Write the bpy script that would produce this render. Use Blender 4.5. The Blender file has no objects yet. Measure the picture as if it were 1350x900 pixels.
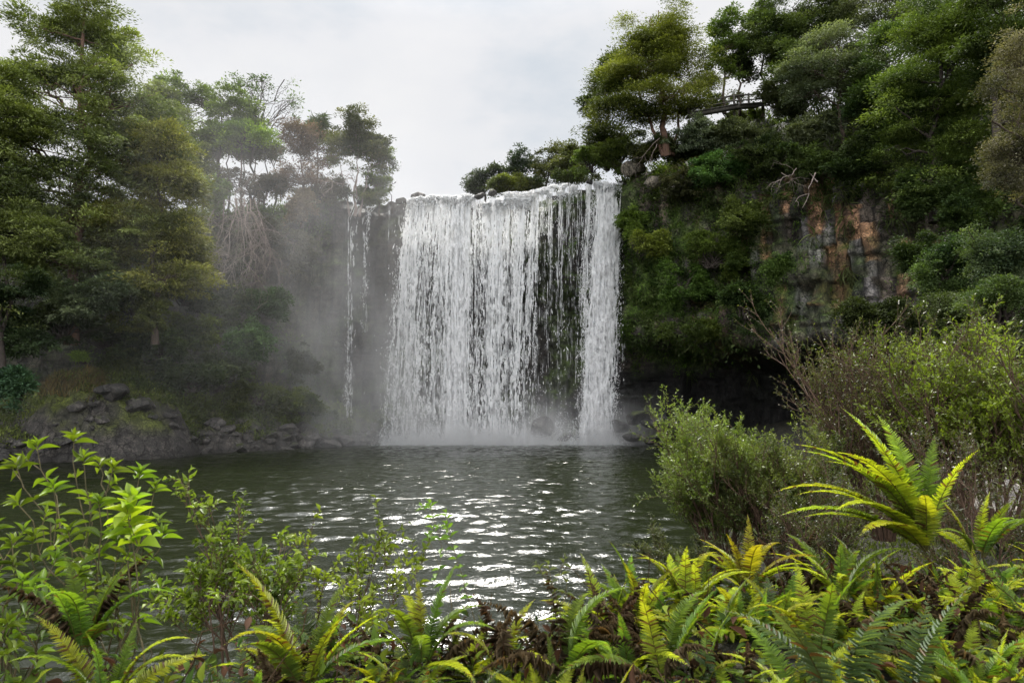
import bpy, math, time
import numpy as np
from mathutils import Vector, Matrix
T0 = time.time()
PI = math.pi
rng = np.random.default_rng(7)
sc = bpy.context.scene
COL = sc.collection

# ------------------------------------------------------------------ camera
CAM = np.array([0.0, 0.0, 4.5]); F = 900.0; TH = math.atan(77 / 900)
cd = bpy.data.cameras.new('camera'); cam = bpy.data.objects.new('camera', cd); COL.objects.link(cam)
cd.lens = 24; cd.sensor_width = 36; cd.sensor_fit = 'HORIZONTAL'; cd.clip_end = 3000; cd.clip_start = .05
cd.dof.use_dof = True; cd.dof.focus_distance = 30; cd.dof.aperture_fstop = 5.6
cam.location = CAM; cam.rotation_euler = (PI / 2 + TH, 0, 0)
sc.camera = cam

def at(px, py, Y):
    a = (px - 675) / F; b = (450 - py) / F
    d = np.array([a, math.cos(TH) - b * math.sin(TH), math.sin(TH) + b * math.cos(TH)])
    return CAM + d * (Y / d[1])

def proj(P):
    q = P - CAM
    dep = q[:, 1] * math.cos(TH) + q[:, 2] * math.sin(TH)
    up = -q[:, 1] * math.sin(TH) + q[:, 2] * math.cos(TH)
    dep = np.maximum(dep, .01)
    return 675 + F * q[:, 0] / dep, 450 - F * up / dep

# ------------------------------------------------------------------ noise
def _h(ix, iy, iz, seed):
    h = (ix.astype(np.int64) * 374761393 + iy.astype(np.int64) * 668265263 + iz.astype(np.int64) * 2147483647 + seed * 144665) & 0xffffffff
    h = ((h ^ (h >> 13)) * 1274126177) & 0xffffffff
    h = ((h ^ (h >> 16)) * 2246822519) & 0xffffffff
    return ((h ^ (h >> 15)) & 0xffffff) / float(0xffffff)

def vnoise(p, seed=0):
    p = np.asarray(p, float); i = np.floor(p); f = p - i; f = f * f * (3 - 2 * f)
    x, y, z = i[..., 0], i[..., 1], i[..., 2]; r = 0
    for a in (0, 1):
        for b in (0, 1):
            for c in (0, 1):
                w = (f[..., 0] if a else 1 - f[..., 0]) * (f[..., 1] if b else 1 - f[..., 1]) * (f[..., 2] if c else 1 - f[..., 2])
                r = r + w * _h(x + a, y + b, z + c, seed)
    return r

def fbm(p, octv=4, seed=0):
    p = np.asarray(p, float); r = 0; a = .5; t = 0
    for k in range(octv):
        r = r + a * vnoise(p * (2.03 ** k) + 17.3 * k, seed + k); t += a; a *= .5
    return r / t

def sstep(a, b, x):
    t = np.clip((x - a) / (b - a), 0, 1); return t * t * (3 - 2 * t)

def nrm(v):
    return v / np.maximum(np.linalg.norm(v, axis=-1, keepdims=True), 1e-9)

# ------------------------------------------------------------------ objects
def tag(o, label=None, cat=None, group=None, kind=None):
    if label: o['label'] = label
    if cat: o['category'] = cat
    if group: o['group'] = group
    if kind: o['kind'] = kind
    return o

def empty(name, loc, label, cat, group=None):
    o = bpy.data.objects.new(name, None); COL.objects.link(o); o.location = tuple(loc)
    o.empty_display_size = .3
    return tag(o, label, cat, group)

def mesh_data(name, V, Fc, mat, col=None, smooth=False):
    V = np.asarray(V, np.float32)
    me = bpy.data.meshes.new(name)
    if not isinstance(Fc, (list, tuple)): Fc = [Fc]
    Fc = [np.asarray(f, np.int32) for f in Fc if len(f)]
    me.vertices.add(len(V)); me.vertices.foreach_set('co', V.ravel())
    nl = sum(f.size for f in Fc); nf = sum(len(f) for f in Fc)
    me.loops.add(nl); me.polygons.add(nf)
    me.loops.foreach_set('vertex_index', np.concatenate([f.ravel() for f in Fc]))
    st = []; s = 0
    for f in Fc:
        st.append(s + np.arange(len(f)) * f.shape[1]); s += f.size
    me.polygons.foreach_set('loop_start', np.concatenate(st).astype(np.int32))
    if smooth: me.polygons.foreach_set('use_smooth', np.ones(nf, bool))
    if col is not None:
        c = np.ones((len(V), 4), np.float32); c[:, :3] = col
        at_ = me.color_attributes.new('col', 'FLOAT_COLOR', 'POINT'); at_.data.foreach_set('color', c.ravel())
    me.update(calc_edges=True)
    if mat: me.materials.append(mat)
    return me

def obj(name, me, parent=None, loc=None):
    o = bpy.data.objects.new(name, me); COL.objects.link(o)
    if parent is not None: o.parent = parent
    if loc is not None: o.location = tuple(loc)
    return o

def dup(root, loc=None, rot=None, scale=None, label=None, group=None):
    r = root.copy(); COL.objects.link(r)
    if loc is not None: r.location = tuple(loc)
    if rot is not None: r.rotation_euler = tuple(rot)
    if scale is not None: r.scale = (scale, scale, scale) if np.isscalar(scale) else tuple(scale)
    if label: r['label'] = label
    if group: r['group'] = group
    for ch in list(root.children):
        c = ch.copy(); COL.objects.link(c); c.parent = r
        for g in list(ch.children):
            d = g.copy(); COL.objects.link(d); d.parent = c
    return r

# ------------------------------------------------------------------ materials
class NT:
    def __init__(s, mat): s.n = mat.node_tree.nodes; s.l = mat.node_tree.links
    def add(s, t, **k):
        n = s.n.new(t)
        for a, b in k.items():
            if a.startswith('i_'): n.inputs[a[2:].replace('_', ' ')].default_value = b
            else: setattr(n, a, b)
        return n
    def link(s, a, b): s.l.new(a, b)
    def math(s, op, a, b=None, clamp=False):
        n = s.n.new('ShaderNodeMath'); n.operation = op; n.use_clamp = clamp
        for i, v in enumerate((a, b)):
            if v is None: continue
            if isinstance(v, (int, float)): n.inputs[i].default_value = v
            else: s.l.new(v, n.inputs[i])
        return n.outputs[0]
    def mix(s, fac, a, b, mode='MIX'):
        n = s.n.new('ShaderNodeMix'); n.data_type = 'RGBA'; n.blend_type = mode
        for sock, v in ((n.inputs[0], fac), (n.inputs[6], a), (n.inputs[7], b)):
            if isinstance(v, (int, float)): sock.default_value = v
            elif isinstance(v, tuple): sock.default_value = v if len(v) == 4 else v + (1,)
            else: s.l.new(v, sock)
        return n.outputs[2]
    def ramp(s, fac, stops):
        n = s.n.new('ShaderNodeValToRGB'); e = n.color_ramp.elements
        while len(e) > 1: e.remove(e[-1])
        e[0].position = stops[0][0]; e[0].color = tuple(stops[0][1]) + (1,)
        for p, c in stops[1:]:
            k = e.new(p); k.color = tuple(c) + (1,)
        s.l.new(fac, n.inputs[0]); return n.outputs[0]
    def noise(s, scale, detail=4, vec=None, rough=.55):
        n = s.n.new('ShaderNodeTexNoise'); n.inputs['Scale'].default_value = scale; n.inputs['Detail'].default_value = detail
        n.inputs['Roughness'].default_value = rough
        if vec is not None: s.l.new(vec, n.inputs['Vector'])
        return n.outputs[0]

def newmat(name):
    m = bpy.data.materials.new(name); m.use_nodes = True; m.node_tree.nodes.clear()
    t = NT(m); t.out = t.add('ShaderNodeOutputMaterial'); return m, t

def leaf_mat(name, trans=.35, rough=.5, spec=.35, vary=.18, tint=(1.25, 1.35, .5), blotch=0.0):
    m, t = newmat(name)
    ca = t.add('ShaderNodeVertexColor', layer_name='col')
    oi = t.add('ShaderNodeObjectInfo')
    hs = t.add('ShaderNodeHueSaturation')
    t.link(ca.outputs[0], hs.inputs['Color'])
    t.link(t.math('ADD', t.math('MULTIPLY', oi.outputs['Random'], .03), .485), hs.inputs['Hue'])
    t.link(t.math('ADD', t.math('MULTIPLY', oi.outputs['Random'], vary * 2), 1 - vary), hs.inputs['Value'])
    c = hs.outputs[0]
    if blotch:
        tc = t.add('ShaderNodeTexCoord')
        nz = t.noise(40, 3, tc.outputs['Object'])
        c = t.mix(t.math('MULTIPLY', t.math('GREATER_THAN', nz, .62), blotch), c, (.12, .07, .015))
    bs = t.add('ShaderNodeBsdfPrincipled'); bs.inputs['Roughness'].default_value = rough
    bs.inputs['Specular IOR Level'].default_value = spec
    t.link(c, bs.inputs['Base Color'])
    tr = t.add('ShaderNodeBsdfTranslucent'); t.link(t.mix(1.0, c, tint, 'MULTIPLY'), tr.inputs[0])
    mx = t.add('ShaderNodeMixShader'); mx.inputs[0].default_value = trans
    t.link(bs.outputs[0], mx.inputs[1]); t.link(tr.outputs[0], mx.inputs[2]); t.link(mx.outputs[0], t.out.inputs[0])
    return m

def bark_mat(name, c1, c2, scale=6):
    m, t = newmat(name)
    tc = t.add('ShaderNodeTexCoord'); mp = t.add('ShaderNodeMapping'); mp.inputs['Scale'].default_value = (1, 1, .25)
    t.link(tc.outputs['Object'], mp.inputs[0])
    nz = t.noise(scale, 6, mp.outputs[0], .65)
    c = t.ramp(nz, [(.3, c1), (.7, c2)])
    bs = t.add('ShaderNodeBsdfPrincipled'); bs.inputs['Roughness'].default_value = .85
    t.link(c, bs.inputs['Base Color'])
    b = t.add('ShaderNodeBump'); b.inputs['Strength'].default_value = .6; b.inputs['Distance'].default_value = .05
    t.link(nz, b.inputs['Height']); t.link(b.outputs[0], bs.inputs['Normal']); t.link(bs.outputs[0], t.out.inputs[0])
    return m

def rock_mat(name, tintc=None, wet=.5, lichen=True):
    m, t = newmat(name)
    tc = t.add('ShaderNodeTexCoord')
    base = t.add('ShaderNodeVertexColor', layer_name='col').outputs[0]
    n1 = t.noise(1.3, 8, tc.outputs['Object'], .7); n2 = t.noise(9, 6, tc.outputs['Object'], .7)
    v = t.math('ADD', t.math('MULTIPLY', n1, .9), t.math('MULTIPLY', n2, .9))
    g = t.ramp(v, [(.55, (.32, .32, .32)), (.9, (.9, .9, .9)), (1.25, (1.9, 1.85, 1.75))])
    g2 = t.add('ShaderNodeMix'); g2.data_type = 'RGBA'
    c = t.mix(1.0, base, g, 'MULTIPLY')
    if lichen:
        n3 = t.noise(14, 3, tc.outputs['Object'], .6)
        c = t.mix(t.math('MULTIPLY', t.math('GREATER_THAN', n3, .69), .35), c, (.2, .2, .17))
    mp = t.add('ShaderNodeMapping'); mp.inputs['Scale'].default_value = (1, 1, .55)
    dn = t.add('ShaderNodeTexNoise'); dn.inputs['Scale'].default_value = 1.5; t.link(tc.outputs['Object'], dn.inputs['Vector'])
    va = t.add('ShaderNodeVectorMath', operation='ADD'); t.link(tc.outputs['Object'], va.inputs[0]); t.link(dn.outputs['Color'], va.inputs[1]); t.link(va.outputs[0], mp.inputs[0])
    vo = t.add('ShaderNodeTexVoronoi'); vo.feature = 'DISTANCE_TO_EDGE'; vo.inputs['Scale'].default_value = 1.35; t.link(mp.outputs[0], vo.inputs['Vector'])
    ed = t.math('MULTIPLY', vo.outputs['Distance'], 14.0, True)
    c = t.mix(1.0, c, t.ramp(ed, [(0, (.3, .3, .3)), (1, (1, 1, 1))]), 'MULTIPLY'); v = t.math('ADD', v, t.math('MULTIPLY', ed, .35))
    bs = t.add('ShaderNodeBsdfPrincipled'); t.link(c, bs.inputs['Base Color'])
    t.link(t.math('ADD', t.math('MULTIPLY', n2, .5), .85 - wet), bs.inputs['Roughness'])
    bs.inputs['Specular IOR Level'].default_value = .35
    b = t.add('ShaderNodeBump'); b.inputs['Strength'].default_value = .9; b.inputs['Distance'].default_value = .18
    t.link(v, b.inputs['Height']); t.link(b.outputs[0], bs.inputs['Normal']); t.link(bs.outputs[0], t.out.inputs[0])
    return m

M = {}
M['leaf'] = leaf_mat('leaf_far', .3, .62, .2)
M['leafglossy'] = leaf_mat('leaf_glossy', .42, .42, .4, .1)
M['fern'] = leaf_mat('fern_leaf', .5, .45, .35, .22, (1.45, 1.35, .4), .18)
M['dead'] = leaf_mat('dead_leaf', .2, .8, .1, .2, (1.2, 1, .8))
M['bark'] = bark_mat('bark_brown', (.025, .018, .013), (.11, .078, .055))
M['barkred'] = bark_mat('bark_reddish', (.04, .022, .015), (.19, .105, .07))
M['barkdark'] = bark_mat('bark_dark', (.016, .012, .009), (.06, .045, .035))
M['barkpale'] = bark_mat('bark_pale', (.13, .10, .09), (.36, .29, .25))
M['stem'] = bark_mat('green_stem', (.05, .05, .02), (.16, .12, .06), 30)
M['stembrown'] = bark_mat('brown_twig', (.05, .028, .018), (.15, .09, .055), 30)
M['timber'] = bark_mat('weathered_timber', (.025, .023, .02), (.085, .075, .06), 10)
M['rock'] = rock_mat('wet_rock')
M['rockdry'] = rock_mat('dry_rock', wet=.2)

# ------------------------------------------------------------------ instancing a small template many times into one mesh
T_RHOMB = (np.array([[0, 0, 0], [.45, .5, .06], [1, 0, -.05], [.5, -.5, .06]]), np.array([[0, 1, 2, 3]]))
def strip_template(ws, droop=.15, fold=.15):
    n = len(ws); v = []
    for i, w in enumerate(ws):
        t = i / (n - 1); h = -droop * t * t
        v += [[t, -w / 2, h + fold * w], [t, 0, h], [t, w / 2, h + fold * w]]
    f = []
    for i in range(n - 1):
        a = i * 3; f += [[a, a + 3, a + 4, a + 1], [a + 1, a + 4, a + 5, a + 2]]
    return np.array(v), np.array(f)
T_LEAF = strip_template([.02, .55, .95, 1, .78, .4, .02], .22, .22)
T_BLADE = strip_template([.7, 1, .9, .6, .04], .55, .1)
T_PINNA = strip_template([.8, 1, .82, .98, .78, .9, .68, .74, .5, .48, .25, .04], .12, .18)
T_DROP = (np.array([[-.5, 0, 0], [.1, -.5, .1], [.5, 0, 0], [.1, .5, -.1]]), np.array([[0, 1, 2, 3]]))
T_TET = (np.array([[-.5, -.3, -.5], [.5, -.35, -.35], [.05, .5, -.4], [0, .05, .6]]), np.array([[0, 1, 2], [0, 3, 1], [1, 3, 2], [2, 3, 0]]))

def inst(tpl, P, D, N, L, W, H=None, col=None, colt=None):
    """place the template at each P: x along D (length L), y along N x D (width W), z along N (height H=L)"""
    tv, tf = tpl; k = len(tv); n = len(P)
    D = nrm(D); B = nrm(np.cross(N, D)); N2 = np.cross(D, B)
    L = np.broadcast_to(L, n); W = np.broadcast_to(W, n); H = L if H is None else np.broadcast_to(H, n)
    V = (P[:, None, :] + D[:, None, :] * (L[:, None] * tv[None, :, 0])[..., None]
         + B[:, None, :] * (W[:, None] * tv[None, :, 1])[..., None] + N2[:, None, :] * (H[:, None] * tv[None, :, 2])[..., None])
    Fc = tf[None] + (np.arange(n) * k)[:, None, None]
    C = None
    if col is not None:
        C = np.repeat(col[:, None, :], k, axis=1)
        if colt is not None: C = C * (1 + colt * (tv[None, :, 0:1] - .5))
        C = C.reshape(-1, 3)
    return V.reshape(-1, 3), Fc.reshape(-1, tf.shape[1]), C

def merge(parts):
    V = []; Fc = {}; C = []; o = 0
    for v, f, c in parts:
        V.append(v); C.append(c if c is not None else np.ones((len(v), 3)) * .5)
        Fc.setdefault(f.shape[1], []).append(f + o); o += len(v)
    return np.concatenate(V), [np.concatenate(x) for x in Fc.values()], np.concatenate(C)

def tubes(lines, sides=6):
    """lines: list of (pts (n,3), radii (n,)) -> V, F"""
    V = []; Fc = []; o = 0
    ang = np.arange(sides) * 2 * PI / sides
    for pts, rad in lines:
        pts = np.asarray(pts, float); rad = np.asarray(rad, float); n = len(pts)
        d = nrm(np.gradient(pts, axis=0)); ref = np.array([0.31, .17, .93]) if abs(d[0, 2]) < .8 else np.array([.93, .2, .1])
        a = nrm(np.cross(d, ref)); b = np.cross(d, a)
        ring = pts[:, None] + rad[:, None, None] * (a[:, None] * np.cos(ang)[None, :, None] + b[:, None] * np.sin(ang)[None, :, None])
        V.append(ring.reshape(-1, 3))
        i = np.arange(n - 1)[:, None] * sides; j = np.arange(sides)[None]; j2 = (j + 1) % sides
        Fc.append(np.stack([i + j, i + j2, i + sides + j2, i + sides + j], -1).reshape(-1, 4) + o); o += n * sides
    return np.concatenate(V), np.concatenate(Fc)

def bend_line(a, b, n=6, wob=.06, sag=0.0, r=None):
    r = r or rng
    a = np.asarray(a, float); b = np.asarray(b, float); L = np.linalg.norm(b - a)
    t = np.linspace(0, 1, n)[:, None]; p = a + (b - a) * t
    w = r.normal(0, wob * L, (n, 3)) * np.sin(t * PI) ** .7
    p = p + w; p[:, 2] += sag * L * np.sin(t[:, 0] * PI)
    return p

LEAFGAIN = 1.55
def rcol(c, n, v=.18, r=None):
    r = r or rng
    c = np.asarray(c, float)
    k = np.exp(r.normal(0, v, (n, 1))); h = r.normal(0, v * .25, (n, 1))
    return np.clip(c * k * np.concatenate([1 + h, np.ones((n, 1)), 1 - h], 1), .002, .9)

# ------------------------------------------------------------------ foliage: pads of leaves around cluster centres
def crown_mesh(lobes, pads, per, leaf, colA, colB, seed, pad_r=1.1, flat=.35, fill=.55, up=.6, aspect=.42, tpl=T_RHOMB, droop=.25, vcol=.3, low=.75):
    """lobes: (n,6) centre + radii. returns V,F,C and pad centres"""
    r = np.random.default_rng(seed); lobes = np.asarray(lobes, float)
    w = (lobes[:, 3] * lobes[:, 4] * lobes[:, 5]) ** .7; w /= w.sum()
    n = pads * 2
    k = r.choice(len(lobes), n, p=w)
    d = nrm(r.normal(0, 1, (n, 3))); d[:, 2] = np.where(d[:, 2] < -low, -d[:, 2] * .5, d[:, 2])
    rad = 1 - fill * r.random(n) ** 1.6
    nz = fbm(lobes[k, :3] * .3 + d * 1.9, 2, seed)
    rad = rad * (.50 + 1.0 * nz)
    pc = lobes[k, :3] + d * rad[:, None] * lobes[k, 3:6]
    keep = fbm(pc * .45, 2, seed + 9) > np.quantile(fbm(pc * .45, 2, seed + 9), .4)
    pc = pc[keep][:pads]; d = d[keep][:pads]; k = k[keep][:pads]; rad = rad[keep][:pads]
    n = len(pc)
    size = pad_r * np.exp(r.normal(0, .3, n)) 
    cnt = np.maximum(4, (per * np.exp(r.normal(0, .35, n)))).astype(int)
    idx = np.repeat(np.arange(n), cnt); m = len(idx)
    q = r.normal(0, .40, (m, 3)); q = q / np.maximum(1, np.linalg.norm(q, axis=1, keepdims=True) / .95) * np.array([1, 1, flat])
    outw = d[idx]; 
    rr = np.linalg.norm(q[:, :2], axis=1)
    P = pc[idx] + q * size[idx][:, None]
    P[:, 2] -= droop * rr ** 1.5 * size[idx]
    D = nrm(np.concatenate([q[:, :2], np.zeros((m, 1))], 1)) * .8 + outw * .5 + r.normal(0, .45, (m, 3)); D[:, 2] += .05
    N = np.array([0, 0, up]) + r.normal(0, .45, (m, 3)) + outw * .35
    L = leaf * np.exp(r.normal(0, .25, m)); W = L * aspect
    f = np.clip(vnoise(pc * .5, seed + 3) * 1.6 - .3 + r.normal(0, .18, n), 0, 1)[idx][:, None]
    c = np.asarray(colA) * (1 - f) + np.asarray(colB) * f
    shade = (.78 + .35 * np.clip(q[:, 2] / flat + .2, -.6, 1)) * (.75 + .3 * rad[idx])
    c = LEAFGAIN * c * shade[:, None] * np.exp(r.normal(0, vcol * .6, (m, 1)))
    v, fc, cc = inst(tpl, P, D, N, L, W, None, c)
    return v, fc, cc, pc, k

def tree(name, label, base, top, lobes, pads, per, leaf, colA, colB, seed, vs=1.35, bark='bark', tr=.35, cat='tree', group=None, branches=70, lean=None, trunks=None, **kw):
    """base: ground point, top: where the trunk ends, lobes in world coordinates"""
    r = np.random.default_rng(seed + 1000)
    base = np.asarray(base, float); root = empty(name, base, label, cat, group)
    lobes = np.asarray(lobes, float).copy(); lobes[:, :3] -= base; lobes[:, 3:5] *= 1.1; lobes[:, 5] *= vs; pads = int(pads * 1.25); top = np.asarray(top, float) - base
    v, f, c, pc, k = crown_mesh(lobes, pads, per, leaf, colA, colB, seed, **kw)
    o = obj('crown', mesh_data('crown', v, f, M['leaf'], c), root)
    lines = []
    ts = trunks or [(np.zeros(3), top, tr)]
    tl = []
    for a, b, rr in ts:
        p = bend_line(np.array([0, 0, -.8]) + a, b, 10, .022, 0, r); ra = rr * (1 - .8 * np.linspace(0, 1, 10) ** 1.2); ra[0] *= 1.4
        lines.append((p, ra)); tl.append((p, ra))
    P = np.concatenate([p for p, _ in tl]); R = np.concatenate([x for _, x in tl])
    hubs = []
    for i, lb in enumerate(lobes):
        c0 = lb[:3]
        s = np.linalg.norm((P - c0) * [1, 1, 1.0], axis=1) + np.maximum(P[:, 2] - c0[2] + lb[5] * .2, 0) * 2
        j = int(np.argmin(s)); 
        p = bend_line(P[j], c0, 7, .05, -.04, r); ra = np.linspace(R[j] * .6, .05, 7); lines.append((p, ra)); hubs.append((p, ra))
    sel = r.permutation(len(pc))[:branches]
    for j in sel:
        hp, hr = hubs[k[j]]
        q = int(r.integers(2, 7)); e = pc[j]
        L = np.linalg.norm(e - hp[q])
        p = bend_line(hp[q], e, 6, .09, .06, r); lines.append((p, np.linspace(min(hr[q] * .55, .08) + .012, .012, 6)))
    v, f = tubes(lines, 6)
    obj('trunk', mesh_data('trunk', v, f, M[bark], None, True), root)
    return root

def lobes_px(lst, Y, dj=.6, seed=0):
    """(px, py, rx, ry[, dY]) -> world lobes"""
    r = np.random.default_rng(seed); out = []
    for l in lst:
        dy = l[4] if len(l) > 4 else r.uniform(-1, 1) * dj * l[2] * Y / F
        y = Y + dy; c = at(l[0], l[1], y); rx = l[2] * y / F; rz = l[3] * y / F
        out.append([c[0], c[1], c[2], rx, rx * .9, rz])
    return out

# ------------------------------------------------------------------ cliff: swept wall with a rim and the hill behind
#          x     y    rim  recess hill
CT = np.array([
    [-110, -30, 18, 0, 6], [-84, 12, 18, 0, 6], [-62, 34, 19, 0, 4], [-48, 50, 19.5, 0, 2], [-38, 60, 20.5, 0, 1], [-30, 66, 22.5, 1, 1], [-24, 69.5, 24.3, 1.5, .5],
    [-17.5, 72.0, 25.7, 2.0, .2], [-12.5, 73.2, 26.2, 3.0, .0], [-6, 73.6, 26.5, 4.5, 0], [-2.5, 73.7, 26.6, 5, 0], [2, 73.5, 27.0, 5, .0], [7, 73.1, 27.9, 4.5, 0], [11.3, 72.0, 28.1, 5, .4],
    [14, 69, 27.8, 8, 4.0], [18, 66, 26.5, 9.5, 7.0], [24, 61, 24.6, 8, 8], [30, 55, 23.0, 3, 10], [36, 49, 21.6, 1.5, 12], [44, 43, 21, 0, 10], [60, 34, 22, 0, 11], [90, 18, 22, 0, 9], [120, -20, 22, 0, 8]], float)
def catmull(T, u):
    n = len(T); i = np.clip(np.floor(u).astype(int), 0, n - 2); t = (u - i)[:, None]
    g = lambda k: T[np.clip(k, 0, n - 1)]
    p0, p1, p2, p3 = g(i - 1), g(i), g(i + 1), g(i + 2)
    return .5 * ((2 * p1) + (-p0 + p2) * t + (2 * p0 - 5 * p1 + 4 * p2 - p3) * t ** 2 + (-p0 + 3 * p1 - 3 * p2 + p3) * t ** 3)
uu = np.linspace(0, len(CT) - 1, 4000); cc = catmull(CT, uu)
arc = np.concatenate([[0], np.cumsum(np.linalg.norm(np.diff(cc[:, :2], axis=0), axis=1))])
def plan(s):
    c = np.stack([np.interp(s, arc, cc[:, k]) for k in range(5)], 1)
    e = .8
    a = np.stack([np.interp(s - e, arc, cc[:, k]) for k in range(2)], 1); b = np.stack([np.interp(s + e, arc, cc[:, k]) for k in range(2)], 1)
    t = nrm(b - a); n = np.stack([t[:, 1], -t[:, 0]], 1)     # towards the pool
    return c, n
def s_of_x(x): return float(np.interp(x, cc[:, 0], arc))

def cliff_points(s, w):
    """w<1: wall (0 bottom .. 1 rim), w>1: metres behind the rim = w-1"""
    c, n = plan(s); z0 = -2.0; R = c[:, 2]
    fl_ = sstep(-20, -14, c[:, 0]) * (1 - sstep(11, 14, c[:, 0])); R = R - .25 * fl_ + (1 - .6 * fl_) * (fbm(np.stack([s * .35, s * 0, s * 0], 1), 3, 5) - .5) * 1.6 + (fbm(np.stack([s * 1.6, s * 0, s * 0 + 4], 1), 2, 6) - .5) * .5
    wall = w <= 1; wz = np.clip(w, 0, 1); z = z0 + (R - z0) * wz; d = np.maximum(w - 1, 0)
    off = 1.2 * (fbm(np.stack([s * .16, z * .16, s * 0], 1), 3, 11) - .5) * 3
    # recess below: undercut cave and the hollow behind the water
    edge = 8.5 + 2.2 * (fbm(np.stack([s * .2, s * 0, s * 0 + 2], 1), 2, 3) - .5) - .10 * np.clip(s - s_of_x(14), -20, 20)
    edge = np.where(c[:, 0] < 11, 13, edge)
    rec = c[:, 3] * (1 - sstep(0, 1, (z - edge) / np.where(c[:, 0] < 11, 9, 2.6)))
    off = off - rec
    # bulge above the cave
    off += 1.3 * np.exp(-((z - edge - 3.5) / 3.5) ** 2) * (c[:, 0] > 11)
    # blocks and columns
    cs = s + .5 * fbm(np.stack([s * .5, z * .3, s * 0], 1), 2, 8)
    col = _h(np.floor(cs / 1.1), np.floor(z / 3.1 + 3 * _h(np.floor(cs / 1.1), np.floor(cs * 0), np.floor(cs * 0), 3)), np.zeros_like(s), 4)
    led = _h(np.floor(cs / 3.7), np.floor(z / 1.9 + .5 * vnoise(np.stack([s * .2, z * 0, z * 0], 1), 8)), np.zeros_like(s), 14)
    off += (col - .5) * 1.4 + (led - .5) * .9 + (fbm(np.stack([s * .9, z * .9, s * 0], 1), 4, 21) - .5) * 1.3
    rnd = sstep(.93, 1.0, wz) * 1.1; off = off - rnd
    hill = c[:, 4] * sstep(-1, 8, d) * (d > 0) + d * .03
    zz = z + hill + np.where(d > 0, (fbm(np.stack([c[:, 0] * .4 - n[:, 0] * d * .4, c[:, 1] * .4 - n[:, 1] * d * .4, d * 0], 1), 3, 31) - .5) * 1.2 * sstep(0, 3, d), 0)
    offp = off - d
    P = np.stack([c[:, 0] + n[:, 0] * offp, c[:, 1] + n[:, 1] * offp, zz], 1)
    return P, n, c

S0, S1 = 20, arc[-1] - 20
sv = np.arange(S0, S1, .2); wv = np.concatenate([np.linspace(0, 1, 150), 1 + np.array([.3, .6, 1, 1.5, 2, 2.7, 3.5, 4.5, 6, 8, 10, 13, 17, 22, 30, 45, 80])])
SS, WW = np.meshgrid(sv, wv, indexing='ij')
P, nn, cx = cliff_points(SS.ravel(), WW.ravel())
nS, nW = SS.shape
ii = (np.arange(nS - 1)[:, None] * nW + np.arange(nW - 1)[None]).ravel()
cf = np.stack([ii, ii + nW, ii + nW + 1, ii + 1], 1)
G = P.reshape(nS, nW, 3); gn = nrm(np.cross(np.gradient(G, axis=0), np.gradient(G, axis=1))).reshape(-1, 3)
if gn[nW // 2, 2] < -2: gn = -gn
ppx, ppy = proj(P)
def blob(px, py, cxp, cyp, rx, ry): return np.exp(-(((px - cxp) / rx) ** 2 + ((py - cyp) / ry) ** 2))
def rockcol(P, s, z, px, py, g):
    n = len(P)
    a = fbm(P * .5, 4, 40)[:, None]; 
    base = np.array([.045, .04, .036]) * (1 - a) + np.array([.13, .11, .09]) * a
    cs = s + .5 * fbm(np.stack([s * .5, z * .3, s * 0], 1), 2, 8)
    ci = np.floor(cs / 1.1); zo = 3 * _h(ci, ci * 0, ci * 0, 3); zi = np.floor(z / 3.1 + zo)
    colh = _h(ci, zi, ci * 0, 77); colk = _h(ci, np.floor(z / 1.35 + zo), ci * 0, 78)
    area = np.clip(1.3 * blob(px, py, 1115, 310, 150, 95) + .8 * blob(px, py, 1040, 380, 110, 70) + .5 * blob(px, py, 930, 455, 110, 30), 0, 1)
    blk = np.where((colh < .45)[:, None], np.array([.235, .135, .08]), np.where((colh < .75)[:, None], np.array([.13, .122, .12]), np.array([.085, .07, .058]))) * (.6 + .8 * colk[:, None])
    stain = fbm(np.stack([s * 1.4, z * .22, s * 0], 1), 4, 50)[:, None]
    blk = blk * (.3 + 1.6 * sstep(.3, .7, stain))
    k_ = (area * sstep(.34, .46, fbm(P * .45, 3, 53)))[:, None]
    base = base * (1 - k_) + blk * k_
    fx = np.abs((cs / 1.1) % 1 - .5); fz = np.abs((z / 1.35 + zo) % 1 - .5)
    base = base * (1 - .75 * sstep(.36, .49, fx))[:, None] * (1 - .55 * sstep(.40, .49, fz))[:, None]
    # wet and dark behind the water
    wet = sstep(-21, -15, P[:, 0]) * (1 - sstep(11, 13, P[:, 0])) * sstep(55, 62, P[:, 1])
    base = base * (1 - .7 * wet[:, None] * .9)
    # moss
    ms = sstep(.45, .62, fbm(P * .35, 3, 60)) * (.15 + 1.0 * blob(px, py, 870, 380, 90, 110) + .9 * np.clip(g, 0, 1) + .25 * blob(px, py, 770, 330, 30, 120))
    ms = np.clip(ms, 0, .95)[:, None]
    mc = np.array([.07, .12, .016]) * (.6 + .9 * fbm(P * 1.7, 2, 61)[:, None])
    base = base * (1 - ms) + mc * ms
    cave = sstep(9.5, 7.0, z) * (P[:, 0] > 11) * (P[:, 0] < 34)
    base *= (1 - .93 * cave[:, None])  # shade of the cave under the overhang, painted into the wall colour
    back = (WW.ravel() > 1.02)
    base[back] = np.array([.04, .045, .02]) * (.6 + .8 * fbm(P[back] * .8, 2, 62)[:, None])
    return base
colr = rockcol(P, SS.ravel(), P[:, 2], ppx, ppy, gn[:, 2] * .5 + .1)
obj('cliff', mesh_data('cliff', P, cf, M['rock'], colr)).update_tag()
tag(bpy.data.objects['cliff'], 'dark basalt amphitheatre wall with undercut base around the pool', 'cliff', None, 'structure')
print('cliff', time.time() - T0)

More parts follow.
